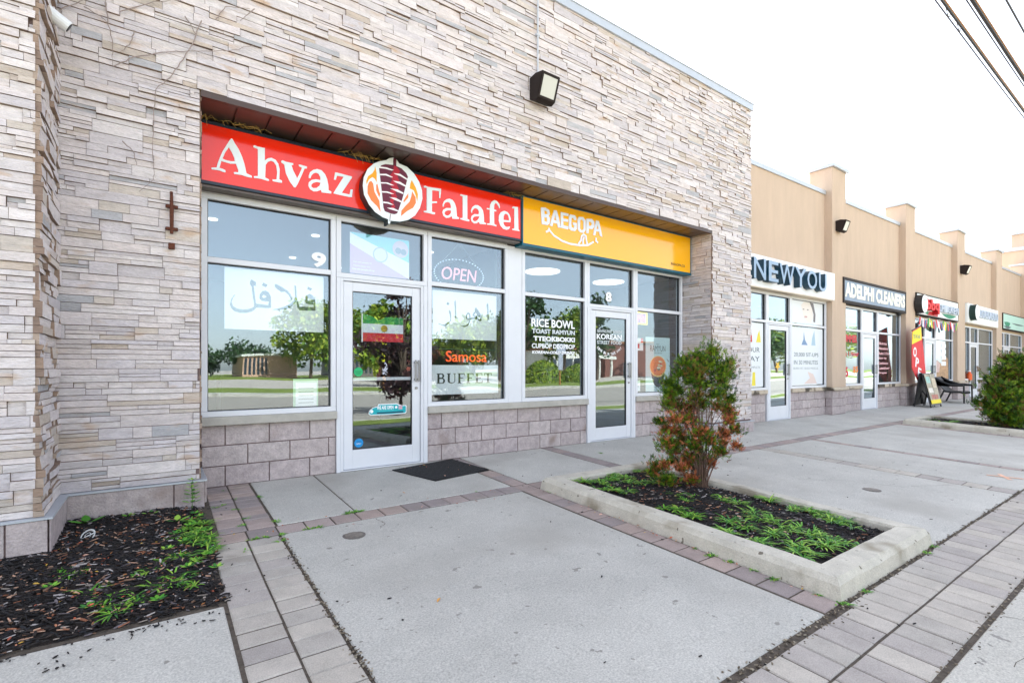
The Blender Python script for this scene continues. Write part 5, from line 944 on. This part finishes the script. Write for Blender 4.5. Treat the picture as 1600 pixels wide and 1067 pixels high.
for x, y in [(.2,-1.25),(.15,-1.6),(.05,-1.7),(.27,-1.95),(.3,-2.2),(.15,-2.1),(-.1,-2.1),(.25,-.95),(.3,-1.45),(-.3,-2.4),(.0,-2.5),(.28,-1.05),(.1,-1.4),(-.5,-2.0)]: broad(b, x, y, zg(y)+.03, 7, .035, r8)
broad(b, -.45, -.8, .0-.05, 4, .09, r8); broad(b, -.05, -.75, -.06, 4, .05, r8); broad(b, .12, -1.15, -.05, 4, .07, r8); broad(b, -.2, -.72, -.06, 5, .04, r8)
tag(b.build('weeds', M['leaf']), 'bright green grass tufts and weeds growing in the wall bed', 'weeds', kind='stuff')
b = MB(); st = [(.24, -.70, -.07), (.245, -.705, .03), (.235, -.70, .12), (.25, -.71, .19)]; b.tube(st, [.005, .004, .003, .002], 5, sr(90, 120, 60))
for k in range(7): broad(b, .24, -.705, -.02+.033*k, 4, .06-.005*k, r8)
tag(b.build('tall_weed', M['leaf']), 'single tall leafy weed at the corner of the stone plinth', 'weed')
b = MB()
for x, y in [(4.48,-1.98),(4.12,-2.0),(4.13,-2.1),(4.08,-2.4),(4.24,-2.36),(4.6,-2.28),(4.11,-2.92),(4.34,-3.18),(4.36,-3.3),(4.18,-3.49),(4.09,-3.62),(4.11,-3.72),(4.08,-3.87),(4.04,-4.0),(4.06,-4.09),(4.08,-4.17),(3.83,-3.55),(3.78,-3.68),(3.85,-3.88),(4.58,-4.01),(4.59,-4.1),(4.7,-3.81),(4.72,-3.4),(4.7,-3.7),(4.68,-3.9),(3.8,-2.2),(3.75,-2.5),(3.9,-2.1),(3.65,-2.0),(3.62,-2.35),(4.0,-2.25),(3.7,-3.1),(3.62,-3.3),(3.6,-3.7),(3.58,-3.95),(3.75,-4.15),(3.95,-4.25),(4.1,-4.3),(3.6,-4.2)]:
    for q in range(4): tuft(b, x+r8.gauss(0, .04), y+r8.gauss(0, .05), zg(y)+.085, r8.randint(10, 17), r8.uniform(.08, .17), r8, W=.0055)
tag(b.build('planter_grass', M['leaf']), 'bright green grass clumps growing in the near planter', 'grass', kind='stuff')
b = MB()
for k in range(12): tuft(b, r8.uniform(14.0, 14.7), r8.uniform(-2.6, -1.98), zg(-2.3)+.085, 14, .13, r8, W=.008)
tag(b.build('planter_grass', M['leaf']), 'green grass growing in the farther planter', 'grass', kind='stuff')
b = MB()
for x, y, n in [(.79,-.57,2),(.78,-.62,2),(.56,-.89,2),(.78,-1.41,2),(1.38,-1.49,5),(1.45,-1.5,4),(1.33,-1.5,4),(.76,-1.73,3),(.56,-1.73,3),(.52,-1.94,1),(.75,-1.86,3),(.95,-1.72,2),(.62,-.59,1),(.56,-.2,1),(3.27,-3.6,2),(3.26,-3.75,3),(3.27,-3.9,3),(3.27,-4.06,3),(3.27,-4.2,3),(3.28,-4.45,3),(3.3,-4.6,4),(3.6,-4.6,2),(4.9,-4.6,3),(4.7,-4.6,2),(2.66,-1.5,1),(3.28,-1.9,1),(1.04,-1.72,2),(.66,-1.73,2),(.46,-.72,2),(6.8,-1.5,2),(5.2,-.74,3),(.57,-1.2,2),(.34,-1.75,3),(.34,-1.2,2),(.55,-1.35,2)]:
    for q in range(n): tuft(b, x+r8.gauss(0, .02), y+r8.gauss(0, .012), zg(y)-.003, r8.randint(8, 13), r8.uniform(.025, .055), r8, W=.004, flat=.6)
tag(b.build('crack_weeds', M['leaf']), 'small green weeds sprouting along the paving joints', 'weeds', kind='stuff')
# ---------------------------------------------------------------- shrubs
FWD = Vector((math.sin(YAW), math.cos(YAW), 0)); RGT = Vector((math.cos(YAW), -math.sin(YAW), 0))
GRN = [sr(70, 102, 18), sr(46, 84, 18), sr(98, 128, 22), sr(30, 58, 18), sr(120, 146, 30), sr(80, 112, 18)]
BRN = [sr(190, 104, 66), sr(160, 86, 56), sr(206, 128, 90), sr(120, 66, 44), sr(176, 98, 60)]
OLV = [sr(110, 84, 40), sr(96, 86, 34), sr(130, 92, 50)]
def spray(b, p, d, L, pal, rg_):
    """a flat fan of small scale leaves"""
    d = d.normalized(); s = d.cross(Vector((rg_.gauss(0, 1), rg_.gauss(0, 1), rg_.gauss(0, 1)))).normalized(); nn = d.cross(s); c0 = rg_.choice(pal)
    for k in range(9):
        t_ = k/8; a = (1 if k % 2 else -1)*(1.05-.5*t_) if k < 8 else 0; o = p+d*L*t_*.75
        e = (d*math.cos(a)+s*math.sin(a)+nn*rg_.gauss(0, .18)).normalized(); l = L*(.5-.22*t_)*rg_.uniform(.7, 1.2); w_ = (e.cross(nn)).normalized()*l*.2
        b.add([o, o+e*l*.45+w_, o+e*l, o+e*l*.45-w_], [(0, 1, 2, 3)], jit(c0, .25, rg_))
def shrub(label, base, blobs, trunks, seed, dens=1.0, L0=.06, scale=1):
    rg_ = random.Random(seed); t = thing('shrub', label, 'shrub', tuple(base)); B0 = Vector(base)
    b = MB(); bb = MB(); kind = {'g': GRN, 'b': BRN, 'o': OLV}
    for (s, z, r, kd) in blobs:
        dp = rg_.uniform(-.22, .22)*scale*(1-.5*abs(s)/(.5*scale)); ctr = Vector((B0.x, B0.y, 0))+RGT*s+FWD*dp+Vector((0, 0, z))
        st = B0+Vector((rg_.uniform(-.06, .06), rg_.uniform(-.06, .06), .0)); mid = st.lerp(ctr, .5)+Vector((0, 0, .05))+RGT*(-s*.22)
        if rg_.random() < .55: bb.tube([st, st.lerp(mid, .6), mid, mid.lerp(ctr, .6), ctr], [.006*scale, .005*scale, .004*scale, .003*scale, .0015*scale], 5, jit(sr(96, 74, 62), .25, rg_))
        for k in range(int(30*dens*(r/.06))):
            v = Vector((rg_.gauss(0, 1), rg_.gauss(0, 1), rg_.gauss(0, 1))).normalized()*r*abs(rg_.gauss(0, .95)); p = ctr+v
            if rg_.random() < .06: bb.tube([ctr, p], [.003*scale, .0015*scale], 4, jit(sr(150, 110, 86), .25, rg_))
            pal = kind[kd[0]] if (len(kd) == 1 or rg_.random() < .5) else kind[kd[1]]
            if rg_.random() < .10: pal = OLV
            if kd == 'b' and rg_.random() < .22: pal = GRN
            if kd == 'g' and z < .55 and scale == 1 and rg_.random() < .15: pal = BRN
            spray(b, p, v.normalized()*.8+Vector((0, 0, .75))+Vector((rg_.gauss(0, .3), rg_.gauss(0, .3), 0)), L0*rg_.uniform(.7, 1.25), pal, rg_)
    for s, z in trunks:
        e = B0+RGT*s+Vector((0, 0, z)); m1 = B0.lerp(e, .5)+RGT*rg_.uniform(-.04, .04)+FWD*rg_.uniform(-.05, .05); bb.tube([B0+RGT*rg_.uniform(-.07, .07), m1, e], [.009*scale, .007*scale, .003*scale], 6, jit(sr(126, 100, 90), .2, rg_))
    bb.build('branches', M['bark'], t); b.build('foliage', M['leaf'], t)
    return t
px = '410,90,45,g 440,130,60,g 400,170,50,g 320,150,42,g 240,160,42,g 480,195,45,g 565,165,36,g 562,220,38,g 480,260,50,g 390,300,52,g 300,215,48,go 220,225,40,g 170,290,42,g 230,340,45,g 330,370,50,go 430,360,40,g 520,350,42,g 580,300,35,g 170,360,40,g 155,420,36,go 250,440,50,go 350,450,45,b 290,520,48,gb 190,510,40,b 120,540,28,g 165,590,36,b 600,390,32,g 560,450,34,gb 605,490,28,b 500,440,30,gb 540,520,26,b 650,590,34,g 575,625,26,b 545,600,22,b 340,590,44,gb 125,660,44,g 195,680,40,g 225,725,42,b 320,680,48,g 400,600,36,gb 430,650,34,g 300,760,44,gb 480,710,28,g 540,715,28,g 585,670,20,b 520,660,20,b 460,800,20,b 495,795,18,b 380,765,36,g 100,830,44,g 130,885,44,g 140,930,30,g 200,800,34,g 240,820,30,b 335,830,42,b 305,885,30,b 190,920,18,b 388,890,20,g 62,860,22,g 115,800,22,b 440,200,45,g 360,230,40,g 280,270,40,g 410,430,35,go 350,520,36,b 240,600,36,gb 270,660,36,go 360,120,30,g'
K = 5.22/778/4.105; bl1 = []
for q in px.split():
    a, c, r, k = q.split(','); bl1.append(((float(a)-385)*K*.93, 1.15-((530+float(c)/4.105)-575)/778*5.22, float(r)*K*.92, k))
shrub('upright shrub with green top and dying orange brown lower branches in the near planter', (4.62, -2.75, zg(-2.75)+.07), bl1, [(.02, .8), (-.08, .7), (.1, .9), (.16, .6), (-.14, .5), (.05, 1.1), (.02, .3), (-.03, .35), (.2, .35), (.28, .75)], 31, dens=7.5, L0=.046)
r9 = random.Random(12); bl2 = []
for k in range(95):
    z = r9.uniform(0, 1); w_ = .5*(math.sin(math.pi*(z*.78+.2))**.7); s = r9.uniform(-1, 1)*w_; bl2.append((s+.12+.12*z, .0+1.34*z*(1-.25*abs(s)/.5)+.0, .12, 'go' if r9.random() < .2 else 'g'))
shrub('dense rounded green shrub in the farther planter', (14.65, -3.3, zg(-3.3)+.07), bl2, [(.05, .6), (-.1, .5)], 33, dens=1.5, L0=.10, scale=1.6)
# ---------------------------------------------------------------- overhead cables
for (y, z, r, lab) in ((-2.93, 8.0, .026, 'overhead cable with two small drip loops, closest to the roofs'), (-3.15, 8.3, .042, 'thick bundled overhead cable with a yellow strand'), (-3.69, 7.8, .016, 'thin outer overhead cable at the edge of the sky')):
    t = thing('overhead_cable', lab, 'cable', (11.9, y, z), 'cables strung above the plaza')
    b = MB(); b.tube([(-20+130*k/40, y, z+.02*math.sin(k)) for k in range(41)], r, 6); b.build('cable', M['black'], t)
    if r > .02:
        b = MB(); b.tube([(-20+130*k/40, y-.05, z-.045+.02*math.sin(k)) for k in range(41)], .011, 6); b.build('yellow_strand', simple('cable_yellow', (150, 104, 44)), t)
        b = MB(); b.tube([(-20+130*k/40, y+.06, z-.03+.02*math.sin(k)) for k in range(41)], .013, 6); b.build('grey_strand', simple('cable_grey', (70, 72, 84)), t)
    if z == 8.0:
        for x in (12.05, 12.75):
            b = MB(); b.tube([(x, y, z), (x+.16, y-.01, z-.17), (x+.26, y-.01, z-.16), (x+.34, y, z)], .006, 5); b.build('drip_loop', M['black'], t)
# ---------------------------------------------------------------- across the road (seen in the glass)
def tree(x, y, h, r, seed, label, pal, trunk=.3, n=2600, lf=.26, low=.25, grp='trees across the road', gz=-.4):
    rg_ = random.Random(seed); t = thing('tree', label, 'tree', (x, y, gz), grp); b = MB(); top = gz+h
    b.tube([(x, y, gz), (x+.1, y, gz+h*.3), (x, y+.1, gz+h*.75)], [trunk, trunk*.8, trunk*.25], 8, sr(96, 80, 66)); cl = []
    for k in range(16):
        a = rg_.uniform(0, 6.3); z = gz+h*rg_.uniform(low+.05, .93); f = math.sin(math.pi*min(1, max(.1, (z-gz-h*low)/(h*(1-low))*.8+.15))); rr = r*f*rg_.uniform(.3, .95); c = Vector((x+rr*math.cos(a), y+rr*math.sin(a), z)); cl.append((c, r*rg_.uniform(.28, .5)))
        b.tube([(x, y, gz+h*.3), ((x+c.x)/2, (y+c.y)/2, c.z-.3), tuple(c)], [trunk*.4, trunk*.2, .03], 5, sr(96, 80, 66))
    b.build('trunk', M['bark'], t); b = MB()
    for k in range(n):
        c, q = rg_.choice(cl); v = Vector((rg_.gauss(0, 1), rg_.gauss(0, 1), rg_.gauss(0, .8))).normalized()*q*rg_.random()**.5; p = c+v
        d = Vector((rg_.gauss(0, 1), rg_.gauss(0, 1), rg_.gauss(0, 1))).normalized(); s = d.cross(Vector((rg_.gauss(0, 1), rg_.gauss(0, 1), rg_.gauss(0, 1)))).normalized(); l = lf*rg_.uniform(.6, 1.3)
        b.add([p-d*l, p+s*l*.6, p+d*l, p-s*l*.6], [(0, 1, 2, 3)], jit(rg_.choice(pal), .25, rg_))
    b.build('crown', M['leaf'], t); return t
TG = [sr(132, 152, 44), sr(100, 128, 40), sr(160, 170, 56), sr(76, 106, 36)]; TD = [sr(52, 80, 40), sr(40, 66, 36), sr(66, 92, 46)]; TP = [sr(66, 38, 44), sr(50, 32, 38), sr(84, 52, 50)]
tl = [(21, -82, 12, 6.5, TG), (28, -84, 12.5, 6, TG), (33, -80, 10, 5, TG), (13, -95, 6, 4.5, TD), (6, -96, 4.5, 4, TD), (1, -98, 5, 4, TD), (17.5, -40, 7.8, 3.2, TG), (31, -46, 8.5, 4, TG), (38, -50, 8, 4, TG), (35.5, -42, 10.5, 4.5, TD), (44, -44, 10, 4, TG), (52, -46, 12, 4, TD), (75, -44, 16, 6, TG), (95, -60, 14, 7, TG), (60, -75, 9, 6, TG), (120, -60, 12, 7, TD), (150, -70, 14, 9, TG), (-20, -90, 10, 6, TD), (-40, -80, 12, 7, TG), (190, -70, 15, 10, TG)]
TLAB = ['broad sunlit tree behind the paved lot, before the low pink office', 'second broad sunlit tree behind the paved lot, beside the long grey block', 'smaller sunlit tree in front of the long grey block', 'low dark green tree at the far edge of the paved lot', 'lowest dark green tree on the skyline of the lot', 'dark green tree at the open end of the lot', 'small yellow green tree near the wooden utility pole', 'yellow green tree beside the red brick house', 'yellow green tree in front of the brick house garden', 'tall dark tree behind the rounded bushes', 'tall sunlit tree near the grey street sign', 'tall dark tree before the pale glazed lobby', 'very tall sunlit tree before the brown brick building', 'wide sunlit tree beside the open verge', 'sunlit tree behind the pale glazed lobby', 'wide dark tree past the open verge', 'large sunlit tree far down the road', 'dark tree beyond the stone building corner', 'large dark tree farthest along the verge', 'largest sunlit tree at the far end of the road']
for i, (x, y, h, r, p) in enumerate(tl): tree(x, y, h, r, 50+i, TLAB[i], p, n=2200 if r < 6 else 3000, lf=.3 if r < 5 else .42)
tree(6.75, -10.2, 4.6, 1.15, 90, 'dark purple leaved street tree by the road kerb', TP, trunk=.09, n=2600, lf=.09, low=.12, grp='street trees', gz=-.3)
for i, (x, y, w_, h) in enumerate(((33, -34.8, 3.2, 2.2), (38, -35, 2.5, 1.8), (29.5, -46, 2.2, 1.6))):
    rg_ = random.Random(70+i); b = MB()
    for k in range(2200):
        v = Vector((rg_.gauss(0, 1), rg_.gauss(0, 1), abs(rg_.gauss(0, 1)))).normalized(); p = Vector((x+v.x*w_*.8, y+v.y*w_*.6, -.35+v.z*h)); d = Vector((rg_.gauss(0, 1), rg_.gauss(0, 1), rg_.gauss(0, 1))).normalized()*.16; s = d.cross(v).normalized()*.08; b.add([p-d, p+s, p+d, p-s], [(0, 1, 2, 3)], jit(rg_.choice(TG), .25, rg_))
    tag(b.build('round_bush', M['leaf']), ['largest rounded green bush across the road', 'middle sized rounded bush across the road', 'smallest rounded bush by the grey street sign'][i], 'bush', 'bushes across the road')
def far_house(name, label, x0, x1, y0, y1, h, m, roofm, wins, z0=-.4, cols=()):
    t = thing(name, label, 'building', ((x0+x1)/2, y1, z0)); b = MB(); b.box(x0, x1, y0, y1, z0, z0+h); b.build('wall', m, t)
    b = MB(); b.box(x0-.3, x1+.3, y0-.3, y1+.3, z0+h, z0+h+.35); b.build('roof_edge', roofm, t)
    for (a, e, p, q) in wins: b = MB(); b.box(a, e, y1, y1+.05, z0+p, z0+q); b.build('window', simple('far_glass', (60, 70, 80), rough=.1), t)
    for c in cols: b = MB(); b.tube([(c, y1+2.2, z0), (c, y1+2.2, z0+3)], .18, 10); b.build('column', simple('far_white', (226, 222, 212)), t)
    if cols: b = MB(); b.box(min(cols)-.6, max(cols)+.6, y1, y1+2.7, z0+3, z0+3.6); b.build('canopy', simple('far_white', ()), t)
for n_, c_ in (('far_white', (226, 222, 212)), ('far_dark', (70, 60, 58)), ('far_brown', (150, 98, 62)), ('board_grey', (170, 172, 184))): simple(n_, c_)
far_house('low_office', 'low pink and grey office building across the road', 11.5, 19.5, -98, -86, 3.4, simple('far_pink', (206, 164, 140)), simple('far_white', ()), [(11.7+.55*k, 12.0+.55*k, .5, 3.1) for k in range(6)])
far_house('long_grey_block', 'long grey block with narrow windows across the road', 30, 48, -110, -98, 5.2, simple('far_grey', (122, 112, 108)), simple('far_dark', (70, 60, 58)), [(30.6+1.0*k, 31.1+1.0*k, .8, 4.6) for k in range(17)])
far_house('brick_building', 'brown brick building with white entrance canopy across the road', 66, 92, -72, -58, 6.2, simple('far_brick', (120, 76, 64)), simple('far_brown', (150, 98, 62)), [(58+2*k, 59+2*k, .5, 2.6) for k in range(0)], cols=(60, 62.5, 65))
far_house('white_lobby', 'pale glazed lobby beside the brick building across the road', 54, 65.9, -70, -59, 4.4, simple('far_white', ()), simple('far_brown', ()), [(54.5+1.6*k, 55.8+1.6*k, .3, 3) for k in range(7)])
far_house('red_roof_house', 'red brick house among trees across the road', 25, 33, -62, -52, 4.2, simple('far_red', (140, 70, 56)), simple('far_dark', ()), [(25.6+1.8*k, 26.5+1.8*k, 1, 2.6) for k in range(4)])
t = thing('utility_pole', 'wooden utility pole with a yellow guard across the road', 'utility pole', (12.7, -27.2, -.3))
b = MB(); b.tube([(12.7, -27.2, -.3), (12.7, -27.2, 3.2)], [.13, .12], 10); b.build('pole', simple('pole_wood', (196, 130, 74)), t); b = MB(); b.tube([(12.7, -27.15, 1.6), (12.7, -27.15, 2.9)], .16, 10); b.build('yellow_guard', simple('guard_yel', (226, 220, 20)), t)
b = MB(); b.box(12.52, 12.88, -27.02, -26.98, .8, 1.6); b.build('notice_plate', simple('plate_lilac', (186, 180, 196)), t)
t = thing('street_sign', 'grey street sign boards on a wooden post across the road', 'sign', (29.5, -28, -.3))
b = MB(); b.tube([(29.5, -28, -.3), (29.5, -28, 1.2)], .07, 8); b.build('post', simple('pole_wood', ()), t); b = MB(); b.box(29.0, 30.0, -27.95, -27.9, 2.3, 3.2); b.box(29.25, 29.75, -27.95, -27.9, 1.0, 2.28); b.build('board', simple('board_grey', (170, 172, 184)), t)
